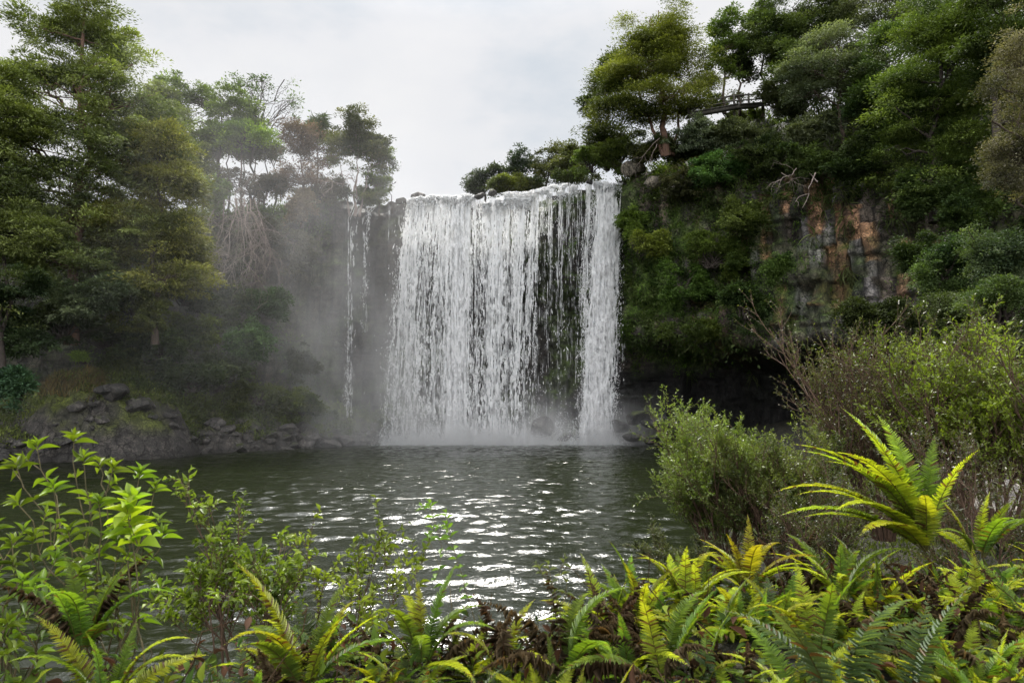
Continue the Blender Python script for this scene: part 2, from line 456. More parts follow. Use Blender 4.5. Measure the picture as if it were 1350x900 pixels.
# plateau to the horizon, behind everything
m_, t = newmat('far_ground'); tc = t.add('ShaderNodeTexCoord'); bs = t.add('ShaderNodeBsdfPrincipled'); bs.inputs['Roughness'].default_value = .9
t.link(t.ramp(t.noise(.05, 6, tc.outputs['Object']), [(.3, (.02, .035, .01)), (.7, (.06, .08, .03))]), bs.inputs['Base Color']); t.link(bs.outputs[0], t.out.inputs[0])
q = np.array([[-1500, 110, 19.], [1500, 110, 19.], [1500, 2500, 19.], [-1500, 2500, 19.]])
tag(obj('plateau', mesh_data('plateau', q, np.array([[0, 1, 2, 3]]), m_)), 'flat bush covered ground beyond the falls', 'ground', None, 'structure')
q = np.array([[-1500, -2500, -2.6], [1500, -2500, -2.6], [1500, 120, -2.6], [-1500, 120, -2.6]])
tag(obj('ground', mesh_data('ground', q, np.array([[0, 1, 2, 3]]), m_)), 'dark pool bed and lower ground', 'ground', None, 'structure')

# ------------------------------------------------------------------ far left bank of rock
shx = np.array([-90, -60, -45, -37, -29, -24, -19, -15.5, -12, -6]); shy = np.array([22, 30, 40, 47.5, 53, 58.5, 63.5, 67.3, 70.5, 76])
def lbank(x, y):
    d = y - np.interp(x, shx, shy) + 2.2 * (fbm(np.stack([x * .3, y * .3, x * 0], -1), 3, 70) - .5)
    z = np.where(d < 0, d * .5, np.minimum(.34 * d, 9) + .6 * sstep(0, 1.2, d))
    mx, my = x + 32.3, y - 54.5
    mound = 4.4 * np.clip(1 - np.maximum(mx / 7.2, -mx / 6.5) ** 2 - (my / 4.6) ** 2, 0, 1) ** .75
    z = z + mound
    p = np.stack([x * .55, y * .55, x * 0], -1)
    lay = np.floor(z / .8 + vnoise(p * .8, 72)) * .8
    z = z * .55 + lay * .45 + (fbm(p * 1.6, 5, 73) - .5) * 2.6 * sstep(-1.5, .8, d)
    return z
gx, gy = np.meshgrid(np.arange(-80, -5, .3), np.arange(26, 82, .3), indexing='ij')
gz = lbank(gx, gy); Pb = np.stack([gx, gy, gz], -1); nx_, ny_ = gx.shape
gnb = nrm(np.cross(np.gradient(Pb, axis=0), np.gradient(Pb, axis=1)))
Pf = Pb.reshape(-1, 3); up = gnb[..., 2].reshape(-1)
a = fbm(Pf * .6, 4, 80)[:, None]
cb = np.array([.035, .032, .03]) * (1 - a) + np.array([.12, .11, .10]) * a
ms = np.clip(sstep(.38, .48, fbm(Pf * .45, 3, 81)) * sstep(.25, .7, up) * 1.0 * sstep(1.5, 2.6, Pf[:, 2]), 0, .95)[:, None]
cb = cb * (1 - ms) + np.array([.13, .16, .022]) * (.6 + .8 * fbm(Pf * 2, 2, 82)[:, None]) * ms
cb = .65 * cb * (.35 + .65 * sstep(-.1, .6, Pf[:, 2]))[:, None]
ii = (np.arange(nx_ - 1)[:, None] * ny_ + np.arange(ny_ - 1)[None]).ravel()
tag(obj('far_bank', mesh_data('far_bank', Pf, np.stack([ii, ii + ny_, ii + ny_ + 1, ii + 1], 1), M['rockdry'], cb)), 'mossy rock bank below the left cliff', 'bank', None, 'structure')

# ------------------------------------------------------------------ near bank and right bank under the plants
rsy = np.array([-60, 0, 6, 9, 13, 17, 24, 32, 42, 52, 60, 66, 80.]); rsx = np.array([-60, -25, -8, 1.2, 3.6, 5.0, 7.2, 9.0, 11.5, 13.2, 15, 16, 18.])
def nbank(x, y):
    front = np.interp(y, [-80, 0, 2.6, 3.6, 5, 8.6, 10.5, 14], [3.0, 3.0, 2.95, 2.6, 1.8, 0, -1.6, -2.4])
    front = front + np.clip(x, -1, 4) * .17 * sstep(9, 4, y) - np.clip(-x - 2, 0, 20) * .12 * sstep(1, 5, y)
    d = x - np.interp(y, rsy, rsx)
    right = np.where(d < 0, d * .5, np.minimum(d * .22, 3.2))
    z = np.maximum(front, np.maximum(right, -2.4))
    return z + (fbm(np.stack([x * .9, y * .9, x * 0], -1), 3, 90) - .5) * .35
def grid_obj(name, xs, ys, fn, mat, colf, label, cat):
    gx, gy = np.meshgrid(xs, ys, indexing='ij'); gz = fn(gx, gy); P = np.stack([gx, gy, gz], -1).reshape(-1, 3); ny = len(ys)
    ii = (np.arange(len(xs) - 1)[:, None] * ny + np.arange(ny - 1)[None]).ravel()
    return tag(obj(name, mesh_data(name, P, np.stack([ii, ii + ny, ii + ny + 1, ii + 1], 1), mat, colf(P), True)), label, cat, None, 'structure')
soil = lambda P: np.array([.022, .02, .012]) * (.6 + .9 * fbm(P * 2, 3, 91)[:, None])
xs = np.concatenate([np.arange(-60, -8, 1.0), np.arange(-8, 9, .16), np.arange(9, 60, .7)]); ys = np.concatenate([np.arange(-30, 0, 1.5), np.arange(0, 14, .16), np.arange(14, 75, .6)])
grid_obj('near_bank', xs, ys, nbank, M['rockdry'], soil, 'dark earth bank under the ferns and right hand bushes', 'bank')

# ------------------------------------------------------------------ water
def waves(x, y):
    r = np.random.default_rng(3); z = np.zeros_like(x)
    gust = .55 + .9 * fbm(np.stack([x * .09, y * .14, x * 0], -1), 2, 95)
    for k in range(72):
        wl = .27 * (6.5 ** (r.random() ** 1.7)); a = r.normal(-PI / 2, .30); kx, ky = math.cos(a) * 2 * PI / wl, math.sin(a) * 2 * PI / wl
        amp = .0070 * wl * r.uniform(.6, 1.3); ph = r.random() * 6.28
        s = np.sin(kx * x + ky * y + ph + 1.9 * vnoise(np.stack([x * .3, y * .3, x * 0 + k], -1), k))
        z += amp * (s + .3 * s * s)
    return z * gust
yw = [5.0]
while yw[-1] < 76: yw.append(yw[-1] + .055 + .0028 * yw[-1])
gx, gy = np.meshgrid(np.concatenate([np.arange(-70, -26, .4), np.arange(-26, 22, .13)]), np.array(yw), indexing='ij')
gz = waves(gx, gy); Pw = np.stack([gx, gy, gz], -1).reshape(-1, 3); ny_ = gx.shape[1]
ii = (np.arange(gx.shape[0] - 1)[:, None] * ny_ + np.arange(ny_ - 1)[None]).ravel()
m_, t = newmat('pool_water'); tc = t.add('ShaderNodeTexCoord')
sp = t.add('ShaderNodeSeparateXYZ'); t.link(tc.outputs['Object'], sp.inputs[0])
mp = t.add('ShaderNodeMapping'); mp.inputs['Scale'].default_value = (.6, 1, 1); t.link(tc.outputs['Object'], mp.inputs[0])
n1 = t.noise(5.0, 4, mp.outputs[0], .6)
bp = t.add('ShaderNodeBump'); bp.inputs['Strength'].default_value = .55; bp.inputs['Distance'].default_value = .07; t.link(n1, bp.inputs['Height'])
# foam close to the foot of the falls, broken up by noise
g1 = t.math('SUBTRACT', 1.0, t.math('DIVIDE', t.math('ABSOLUTE', t.math('ADD', sp.outputs[0], 1.3)), 15.5))
g2 = t.math('DIVIDE', t.math('SUBTRACT', sp.outputs[1], 62.5), 6.5)
fm = t.math('ADD', t.math('MINIMUM', t.math('MULTIPLY', g1, 4.0), g2), t.math('MULTIPLY', t.math('SUBTRACT', t.noise(1.6, 6, mp.outputs[0], .7), .5), 2.2))
fm = t.math('MULTIPLY', t.math('SUBTRACT', fm, .75), 2.5, True)
bs = t.add('ShaderNodeBsdfPrincipled'); t.link(t.mix(fm, (.011, .014, .006), (.75, .78, .78)), bs.inputs['Base Color'])
t.link(t.math('ADD', t.math('MULTIPLY', fm, .5), .045), bs.inputs['Roughness']); bs.inputs['IOR'].default_value = 1.33
bs.inputs['Specular IOR Level'].default_value = .5
t.link(bp.outputs[0], bs.inputs['Normal']); t.link(bs.outputs[0], t.out.inputs[0])
tag(obj('pool_water', mesh_data('pool_water', Pw, np.stack([ii, ii + ny_, ii + ny_ + 1, ii + 1], 1), m_, None, True)), 'dark rippled plunge pool reflecting the white sky', 'water', None, 'structure')
print('water', time.time() - T0)

# ------------------------------------------------------------------ waterfall
m_, t = newmat('falling_water')
ca = t.add('ShaderNodeVertexColor', layer_name='col')
bs = t.add('ShaderNodeBsdfDiffuse'); t.link(ca.outputs[0], bs.inputs['Color'])
tr = t.add('ShaderNodeBsdfTranslucent'); t.link(ca.outputs[0], tr.inputs[0])
mx = t.add('ShaderNodeMixShader'); mx.inputs[0].default_value = .5; t.link(bs.outputs[0], mx.inputs[1]); t.link(tr.outputs[0], mx.inputs[2]); t.link(mx.outputs[0], t.out.inputs[0])
M['falls'] = m_
# streams: x at lip, x at foot (px), sigma top, sigma foot, strength top/mid/foot, ribbons
STR = [(544, 516, 4, 8, .9, .6, .45), (556, 532, 7, 10, .9, .65, .5), (572, 550, 7, 10, .8, .5, .5), (586, 570, 6, 10, .9, .65, .45), (603, 600, 6, 8, 1.4, 1.8, 1.6), (614, 612, 5, 9, 1.1, .8, .7),
       (625, 628, 4, 7, .7, .4, .5), (645, 642, 6, 7, .9, .75, .7), (659, 655, 4, 6, .9, .9, .85), (674, 668, 5, 7, .7, .55, .5), (690, 676, 4, 6, .9, .8, .45), (706, 690, 3, 7, 1, .6, .25),
       (718, 702, 4, 8, .5, .12, .06), (728, 722, 2, 3, .5, .2, .1), (740, 736, 2, 3, .5, .25, .12), (752, 745, 3, 4, .45, .10, .05), (764, 757, 3, 4, .35, .10, .05), (778, 764, 2.5, 5, .55, .5, .4),
       (797, 776, 4, 6, .9, 1.1, 1), (803, 782, 6, 8, 1.5, 1.9, 1.9), (811, 790, 4, 8, 1.2, 1.4, 1.2)]
lipx = np.array([512, 540, 560, 620, 640, 680, 720, 750, 770, 820]); lipy = np.array([262, 262, 256, 257, 262, 254, 244, 236, 235, 237])
YF = 70.2
def fall_pos(px, t, dy=0):
    py = np.interp(px, lipx, lipy) + 9 * (fbm(np.stack([px * .07, px * 0, px * 0], -1), 3, 12) - .45)
    py = py + t * (588 - py)
    Y = YF + .9 - 1.9 * np.sqrt(np.clip(t, 0, 1)) + dy
    a = (px - 675) / F; b = (450 - py) / F
    d1 = math.cos(TH) - b * math.sin(TH); k = YF / d1
    return np.stack([a * k, Y + 0 * px, 4.5 + (math.sin(TH) + b * math.cos(TH)) * k], -1)
rf = np.random.default_rng(11); FB = np.array([0, 70, 0.]); SB = np.array([-17, 70, 0.])
fall = empty('waterfall', (0, 70, 0), 'broad white waterfall curtain dropping from the dark lip into the pool', 'waterfall')
parts = []
for (x0, x1, s0, s1, a0, a1, a2) in STR:
    nr = int(5 + 40 * a1)
    for r_ in range(nr):
        n = 190; tt = np.linspace(0, 1, n); g = rf.normal(); g = np.clip(g, -2, 2)
        px = x0 + (x1 - x0) * tt ** .85 + g * (s0 + (s1 - s0) * tt) + 3.0 * (fbm(np.stack([tt * 11, tt * 0 + rf.random() * 99, tt * 0], 1), 3, 4) - .5)
        st = np.interp(tt, [0, .45, 1], [a0, a1, a2])
        nz = fbm(np.stack([tt * 26, tt * 0 + rf.random() * 99, tt * 0], 1), 3, 5)
        w = (.012 + .10 * (nz - .38 - .08 * tt)) * np.clip(st, .15, 1.3) * (1 + .25 * rf.normal()) ; w = np.clip(w, 0, 1) * (.35 + 1.2 * rf.random(n))
        w = np.where(nz < .45 + .35 * tt - .12 * st, 0, w)
        c = fall_pos(px, tt, rf.normal(0, .25)); 
        e = np.stack([w, rf.normal(0, .05, n), rf.normal(0, .03, n)], 1)
        V = np.stack([c - e, c + e * np.array([1, -1, 1])], 1).reshape(-1, 3)
        i = np.arange(n - 1); ok = (w[:-1] > .004) | (w[1:] > .004); i = i[ok] * 2
        if len(i): parts.append((V, np.stack([i, i + 1, i + 3, i + 2], 1), rcol((.92, .93, .94), len(V), .10, rf)))
# lip: water sliding over the rim
v, f, c = merge(parts); obj('water_curtain', mesh_data('water_curtain', v - FB, f, M['falls'], c), fall)
def drops(n, streams, seed, spread=1.5, sz=(.05, .15), dy=.45, brk=1.0, fn=fall_pos):
    r = np.random.default_rng(seed); S = np.array(streams); wt = S[:, 5] * (S[:, 3] + 3); wt /= wt.sum()
    k = r.choice(len(S), n, p=wt); tt = r.random(n) ** .85; s = S[k]
    px = s[:, 0] + (s[:, 1] - s[:, 0]) * tt ** .85 + r.normal(0, spread, n) * (s[:, 2] + (s[:, 3] - s[:, 2]) * tt)
    st = np.where(tt < .45, s[:, 4] + (s[:, 5] - s[:, 4]) * tt / .45, s[:, 5] + (s[:, 6] - s[:, 5]) * (tt - .45) / .55)
    P = fn(px, tt, r.normal(0, dy, n))
    xs_ = P[:, 0] + .12 * P[:, 2] * (P[:, 0] < 3) * 0; nz = .38 * fbm(np.stack([xs_ * 3.4, P[:, 2] * .12, xs_ * 0], 1), 3, 5 + seed) + .62 * fbm(np.stack([xs_ * 6.5, P[:, 2] * 1.5, xs_ * 0 + 3], 1), 4, 15 + seed)
    str_ = fbm(np.stack([P[:, 0] * 4.0, P[:, 2] * .5, P[:, 0] * 0 + 9], 1), 4, 33); blb = fbm(np.stack([P[:, 0] * 3.2, P[:, 2] * 1.9, P[:, 0] * 0 + 9], 1), 3, 37)
    P[:, 1] += (1.6 * (str_ - .5) + 1.0 * (blb - .5)) * (dy > .14)
    shade = np.clip(1.16 - 1.1 * (str_ - .38) - .8 * (blb - .42), .62, 1)
    keep = (nz > .625 - .175 * np.minimum(st, 1.25) + .03 * r.random(n)) & (r.random(n) < np.clip(st, .1, 1)); P = P[keep]; shade = shade[keep]; tk = tt[keep]; m = len(P)
    sc_ = r.uniform(sz[0], sz[1], m) * (r.random(m) ** 2 * 1.4 + .6)
    D = nrm(r.normal(0, .22, (m, 3)) + [0, 0, -1.0]); N = nrm(r.normal(0, .7, (m, 3)) + [0, -1, 0])
    return inst(T_DROP, P, D, N, sc_ * r.uniform(1.5, 6, m) * (1.25 - .5 * tk), sc_, sc_, np.clip(rcol((.96, .97, .98), m, .05, r) * shade[:, None], 0, .98))
v, f, c = drops(1000000, STR, 1, 1.05, (.018, .046), .2); obj('spray_drops', mesh_data('spray_drops', v - FB, f, M['falls'], c), fall)
# soft veil of finely broken water just behind the drops
mv, t = newmat('water_veil'); ca = t.add('ShaderNodeVertexColor', layer_name='col')
bs = t.add('ShaderNodeBsdfDiffuse'); bs.inputs[0].default_value = (.95, .96, .97, 1); tr = t.add('ShaderNodeBsdfTranslucent'); tr.inputs[0].default_value = (.95, .96, .97, 1)
mx = t.add('ShaderNodeMixShader'); mx.inputs[0].default_value = .5; t.link(bs.outputs[0], mx.inputs[1]); t.link(tr.outputs[0], mx.inputs[2])
tp = t.add('ShaderNodeBsdfTransparent'); m2 = t.add('ShaderNodeMixShader'); t.link(ca.outputs[0], m2.inputs[0]); t.link(tp.outputs[0], m2.inputs[1]); t.link(mx.outputs[0], m2.inputs[2]); t.link(m2.outputs[0], t.out.inputs[0])
for L_ in range(2):
    px, tt = np.meshgrid(np.arange(505, 826, .8), np.linspace(0, 1, 240), indexing='ij'); sh = px.shape; px = px.ravel(); tt = tt.ravel()
    dens = np.zeros(len(px))
    for (x0, x1, s0, s1, a0, a1, a2) in STR:
        xc = x0 + (x1 - x0) * tt ** .85; sg = (s0 + (s1 - s0) * tt) * .95
        st = np.where(tt < .45, a0 + (a1 - a0) * tt / .45, a1 + (a2 - a1) * (tt - .45) / .55); dens = np.maximum(dens, st * np.exp(-((px - xc) / sg) ** 2 / 2))
    P = fall_pos(px, tt, .28 + .5 * L_); xs_ = P[:, 0]
    nz = .6 * fbm(np.stack([xs_ * 6.5, P[:, 2] * .22, xs_ * 0 + 40 + L_], 1), 4, 61 + L_) + .4 * fbm(np.stack([xs_ * 7, P[:, 2] * 1.6, xs_ * 0 + 3], 1), 3, 71 + L_)
    P[:, 1] += .9 * (nz - .5)
    a_ = np.clip((dens * .9 + (nz - .5) * 3.6 - .46) * (1 - .0 * tt), 0, .88) * sstep(0, .01, tt)
    ii = (np.arange(sh[0] - 1)[:, None] * sh[1] + np.arange(sh[1] - 1)[None]).ravel(); Fq = np.stack([ii, ii + sh[1], ii + sh[1] + 1, ii + 1], 1)
    Fq = Fq[a_[Fq].max(1) > .01]
    obj('water_veil', mesh_data('water_veil', P - FB, Fq, mv, np.repeat(a_[:, None], 3, 1), True), fall)
# fine drizzle across the gaps
v, f, c = drops(50000, [(560, 535, 14, 20, .6, .5, .6), (600, 590, 14, 18, .6, .5, .6), (650, 645, 14, 18, .5, .4, .5), (690, 680, 14, 18, .4, .3, .4), (720, 712, 20, 22, .2, .2, .25), (750, 738, 14, 22, .15, .15, .2), (800, 782, 6, 10, .9, .9, .9)], 2, 1.0, (.03, .08), .7)
obj('drizzle', mesh_data('drizzle', v - FB, f, M['falls'], c), fall)
# foaming steps on the slanted lip between 630 and 820
r = rf; parts = []
for (a, b, ya, yb, n, yo) in ((536, 556, 262, 254, 700, .6), (555, 632, 255, 256, 4200, 1.2), (636, 700, 266, 256, 3600, .5), (655, 760, 255, 238, 4200, 1.8), (700, 765, 252, 238, 1600, .6), (782, 820, 238, 238, 1600, .8)):
    tt = r.random(n); px = a + (b - a) * tt; py = ya + (yb - ya) * tt + np.abs(r.normal(0, 6.5, n)) + 9 * (fbm(np.stack([px * .07, px * 0, px * 0], -1), 3, 12) - .45) + 1.5
    nzk = vnoise(np.stack([px * .16, py * .12, px * 0], 1), 8) > .30
    P_ = np.array([at(x_, y_, 71 + yo * r.random() - 1.0) for x_, y_ in zip(px[nzk], py[nzk])]); m = len(P_)
    s_ = r.uniform(.04, .13, m); parts.append(inst(T_TET, P_, nrm(r.normal(0, .6, (m, 3)) + [0, 0, -1]), nrm(r.normal(0, 1, (m, 3))), s_ * 2.4, s_, s_ * .8, rcol((.93, .94, .95), m, .1, r)))
v, f, c = merge(parts); obj('lip_foam', mesh_data('lip_foam', v - FB, f, M['falls'], c), fall)
# splash at the foot
n = 60000; px = r.choice([530, 560, 598, 610, 640, 657, 680, 700, 735, 782, 785], n, p=[.09, .1, .14, .1, .1, .12, .08, .05, .04, .1, .08]) + r.normal(0, 13, n); hgt = r.exponential(.5, n) * (.4 + 1.6 * vnoise(np.stack([px * .11, px * 0, px * 0], 1), 2))
P_ = np.stack([(px - 675) / F * 69.5, 69.0 + r.normal(0, .8, n), .02 + hgt], 1); s_ = r.uniform(.02, .08, n)
v, f, c = inst(T_TET, P_, nrm(r.normal(0, 1, (n, 3)) + [0, 0, .6]), nrm(r.normal(0, 1, (n, 3))), s_ * 1.6, s_, s_, rcol((.93, .94, .95), n, .1, r))
obj('splash', mesh_data('splash', v - FB, f, M['falls'], c), fall)
# the thin double stream on the left
ts = empty('side_cascade', (-17, 70, 0), 'thin double white trickle down the dark wall left of the main curtain', 'waterfall')
def side_pos(px, t, dy=0):
    py = 268 + t * (575 - 268); Y = 70.9 - .8 * t + dy; a = (px - 675) / F; b = (450 - py) / F; k = YF / (math.cos(TH) - b * math.sin(TH))
    return np.stack([a * k, Y + 0 * px, 4.5 + (math.sin(TH) + b * math.cos(TH)) * k], -1)
for nm, SSt, L1 in (('left_trickle', (466, 459, 461), 1.0), ('right_trickle', (486, 476, 481), .55)):
    parts = []
    for r_ in range(6 if nm[0] == 'l' else 3):
        n = 170; tt = np.linspace(0, L1, n); px = np.interp(tt, [0, .06, .5, 1], [SSt[0] + (3 if r_ % 2 else 0) + (6 if nm[0] == 'r' else 0), SSt[1], SSt[2], SSt[2]]) + rf.normal(0, 1.2) * (1 + 1.5 * tt)
        nz = fbm(np.stack([tt * 30, tt * 0 + rf.random() * 99, tt * 0], 1), 3, 5); w = np.clip(.004 + .13 * (nz - .46), 0, .2) * (1.25 - .9 * tt / L1) * (.4 + 1.1 * rf.random(n))
        c = side_pos(px, tt, rf.normal(0, .08)); e = np.stack([w, w * 0, w * 0], 1); V = np.stack([c - e, c + e], 1).reshape(-1, 3); i = np.arange(n - 1) * 2
        parts.append((V, np.stack([i, i + 1, i + 3, i + 2], 1), rcol((.92, .93, .94), len(V), .1, rf)))
    parts.append(drops(int(15000 * L1 ** 3), [(SSt[0], SSt[1], 2.0, 4, .8, .6, .45)], 5, .9, (.02, .05), .12, 1, lambda px, t, dy: side_pos(px, t * L1, dy)))
    v, f, c = merge(parts); obj(nm, mesh_data(nm, v - SB, f, M['falls'], c), ts)
print('falls', time.time() - T0)

# ------------------------------------------------------------------ mist volume around the foot and drifting left
m_, t = newmat('mist'); tc = t.add('ShaderNodeTexCoord'); sp = t.add('ShaderNodeSeparateXYZ'); t.link(tc.outputs['Object'], sp.inputs[0])
def gauss(cx_, cy_, cz_, rx, ry, rz, amp):
    s_ = None
    for sock, c0, rr in ((sp.outputs[0], cx_, rx), (sp.outputs[1], cy_, ry), (sp.outputs[2], cz_, rz)):
        q_ = t.math('POWER', t.math('ABSOLUTE', t.math('DIVIDE', t.math('SUBTRACT', sock, c0), rr)), 2.0)
        s_ = q_ if s_ is None else t.math('ADD', s_, q_)
    return t.math('MULTIPLY', t.math('EXPONENT', t.math('MULTIPLY', s_, -1.0)), amp)
g = None
for a_ in ((-17, 67, 10, 7.5, 4, 13, .095), (-28, 56, 15, 16, 11, 14, .018), (-1, 68.2, .5, 13.5, 2.8, 2.8, .5), (-6, 69, 4, 11, 3.0, 6, .035), (-13, 67, 2, 8, 5, 5, .08)):
    q_ = gauss(*a_); g = q_ if g is None else t.math('ADD', g, q_)
mp = t.add('ShaderNodeMapping'); mp.inputs['Scale'].default_value = (1, 1, .5); t.link(tc.outputs['Object'], mp.inputs[0])
nz = t.math('MULTIPLY', t.math('SUBTRACT', t.noise(.22, 5, mp.outputs[0], .62), .38), 4.2, True)
vs = t.add('ShaderNodeVolumePrincipled') if False else t.add('ShaderNodeVolumeScatter')
vs.inputs['Color'].default_value = (.98, .97, .97, 1); vs.inputs['Anisotropy'].default_value = .2
t.link(t.math('MULTIPLY', g, nz), vs.inputs['Density']); t.link(vs.outputs[0], t.out.inputs['Volume'])
x0, x1, y0, y1, z0, z1 = -58, 17, 44, 71.5, .12, 31
q = np.array([[x, y, z] for x in (x0, x1) for y in (y0, y1) for z in (z0, z1)], float)
tag(obj('mist', mesh_data('mist', q, np.array([[0, 1, 3, 2], [4, 6, 7, 5], [0, 4, 5, 1], [2, 3, 7, 6], [0, 2, 6, 4], [1, 5, 7, 3]]), m_)), 'white spray mist drifting left from the foot of the falls', 'mist', None, 'stuff')

# ------------------------------------------------------------------ boulders
def ico(sub):
    import bmesh
    bm = bmesh.new(); bmesh.ops.create_icosphere(bm, subdivisions=sub, radius=1); V = np.array([v.co[:] for v in bm.verts]); Fc = np.array([[v.index for v in f.verts] for f in bm.faces]); bm.free(); return V, Fc
IV, IF = ico(4)
def boulder_mesh(seed, c0=(.07, .065, .06), moss=.0):
    r = np.random.default_rng(seed); V = IV.copy()
    for k in range(11):
        d = nrm(r.normal(0, 1, 3)); h = r.uniform(.5, .85); s = V @ d; V = V - np.maximum(s - h, 0)[:, None] * d * .92
    V = V * (1 + .22 * (fbm(V * 2.2 + seed, 4, seed)[:, None] - .5)) * [1, .8, .62]
    a = fbm(V * 2 + 9, 3, seed + 1)[:, None]; C = np.array(c0) * (.6 + .9 * a)
    if moss: 
        k = (sstep(.1, .5, V[:, 2]) * sstep(.4, .6, fbm(V * 2.5, 3, seed + 4)) * moss)[:, None]; C = C * (1 - k) + np.array([.08, .11, .015]) * k
    return mesh_data('boulder', V, IF, M['rock'], C)
BM = [boulder_mesh(100 + k, (.05 + .02 * (k % 3), .047 + .018 * (k % 3), .044 + .017 * (k % 3)), .8 if k % 2 else .0) for k in range(7)]
rb = np.random.default_rng(21)
def boulder(loc, s, k, label, group=None, sz=1.0):
    o = obj('boulder', BM[k % 7]); o.location = tuple(loc); o.scale = (s, s * rb.uniform(.8, 1.1), s * sz * rb.uniform(.75, 1.1)); o.rotation_euler = (rb.uniform(-.3, .3), rb.uniform(-.3, .3), rb.uniform(0, 6.3))
    return tag(o, label, 'boulder', group)
cnt = 0
while cnt < 260:
    x = rb.uniform(-46, -13); d = abs(rb.normal(.4, 2.6)) - .3
    y = float(np.interp(x, shx, shy)) + d
    if -39 < x < -26.5 and d > 1.0: continue
    s = .18 + rb.exponential(.36); s = min(s, 1.5)
    z = float(lbank(np.array([x]), np.array([y]))[0])
    boulder((x, y, max(z, -.05) + s * .22), s, cnt, 'dark angular boulder heaped with others along the far left shore', 'boulders heaped along the far left shore'); cnt += 1
for (px, py, Y, s, lb) in ((456, 579, 66.8, 1.25, 'rounded black boulder in the pool under the thin side cascade'), (714, 562, 68.8, 1.75, 'tall dark boulder behind the curtain at the foot of the falls'), (745, 577, 69, .95, 'low wet boulder beside the foot of the right water column'),
                           (551, 259, 72, .95, 'black rock sticking up on the lip at its left end'), (528, 266, 71.5, .8, 'small dark rock on the lip beside the left edge of the water'), (634, 258, 70.2, .75, 'dark rock parting the water in the dip of the lip'), (649, 254, 70.8, .6, 'small dark rock on the lip under the distant trees'), (777, 240, 70.0, .55, 'mossy dark knob on the lip between the thin threads and the right water column')):
    p = at(px, py, Y); boulder(p, s, int(px), lb, None, 1.3 if px == 714 else 1.0)
DM = boulder_mesh(131, (.02, .019, .018), .7)
for (px, py, Y, s) in ((818, 560, 68, 1.7), (842, 548, 67, 2.0), (866, 553, 66, 1.8), (890, 562, 64, 2.0), (835, 575, 66, 1.3), (915, 560, 62, 2.2), (860, 578, 63, 1.3)):
    o = boulder(at(px, py, Y), s * .85, 1, 'mossy black boulder in the mouth of the cave right of the falls', 'mossy boulders in the cave mouth'); o.data = DM
for (px, py, Y, s, lb) in ((932, 655, 17, .42, 'pale grey rock showing under the round green shrub at the water'), (905, 668, 16, .3, 'small pale rock at the waterline under the round green shrub'), (1262, 640, 17, .8, 'light grey boulder under the right bushes, upper one of the pile'),
                           (1320, 668, 15, 1.0, 'broad light grey boulder under the right bushes at the picture edge'), (1240, 668, 15, .45, 'small light grey boulder left of the broad one under the right bushes'), (1185, 690, 14, .5, 'half buried grey boulder between the right bushes and ferns')):
    p = at(px, py, Y); o = boulder(p, s, 2, lb); me = o.data.copy(); o.data = me
    cc_ = np.ones((len(me.vertices), 4), np.float32); cc_[:, :3] = np.array([.27, .25, .235]) * (.7 + .6 * fbm(IV * 3, 3, int(px))[:, None]); me.color_attributes['col'].data.foreach_set('color', cc_.ravel()); me.materials[0] = M['rockdry']
for (px, py, Y, s, lb) in ((838, 222, 69, 1.5, 'pale weathered rock beside the top of the right water column'), (860, 240, 67, 1.3, 'long pale slab of rock on the rim below the totara'), (852, 208, 69, 1.0, 'upper small pale rock on the rim below the totara')):
    p = at(px, py, Y); o = boulder(p, s, 4, lb); me = o.data.copy(); o.data = me
    cc_ = np.ones((len(me.vertices), 4), np.float32); cc_[:, :3] = np.array([.17, .15, .12]) * (.5 + .9 * fbm(IV * 3, 3, int(px))[:, None]); me.color_attributes['col'].data.foreach_set('color', cc_.ravel()); me.materials[0] = M['rockdry']
print('boulders', time.time() - T0)

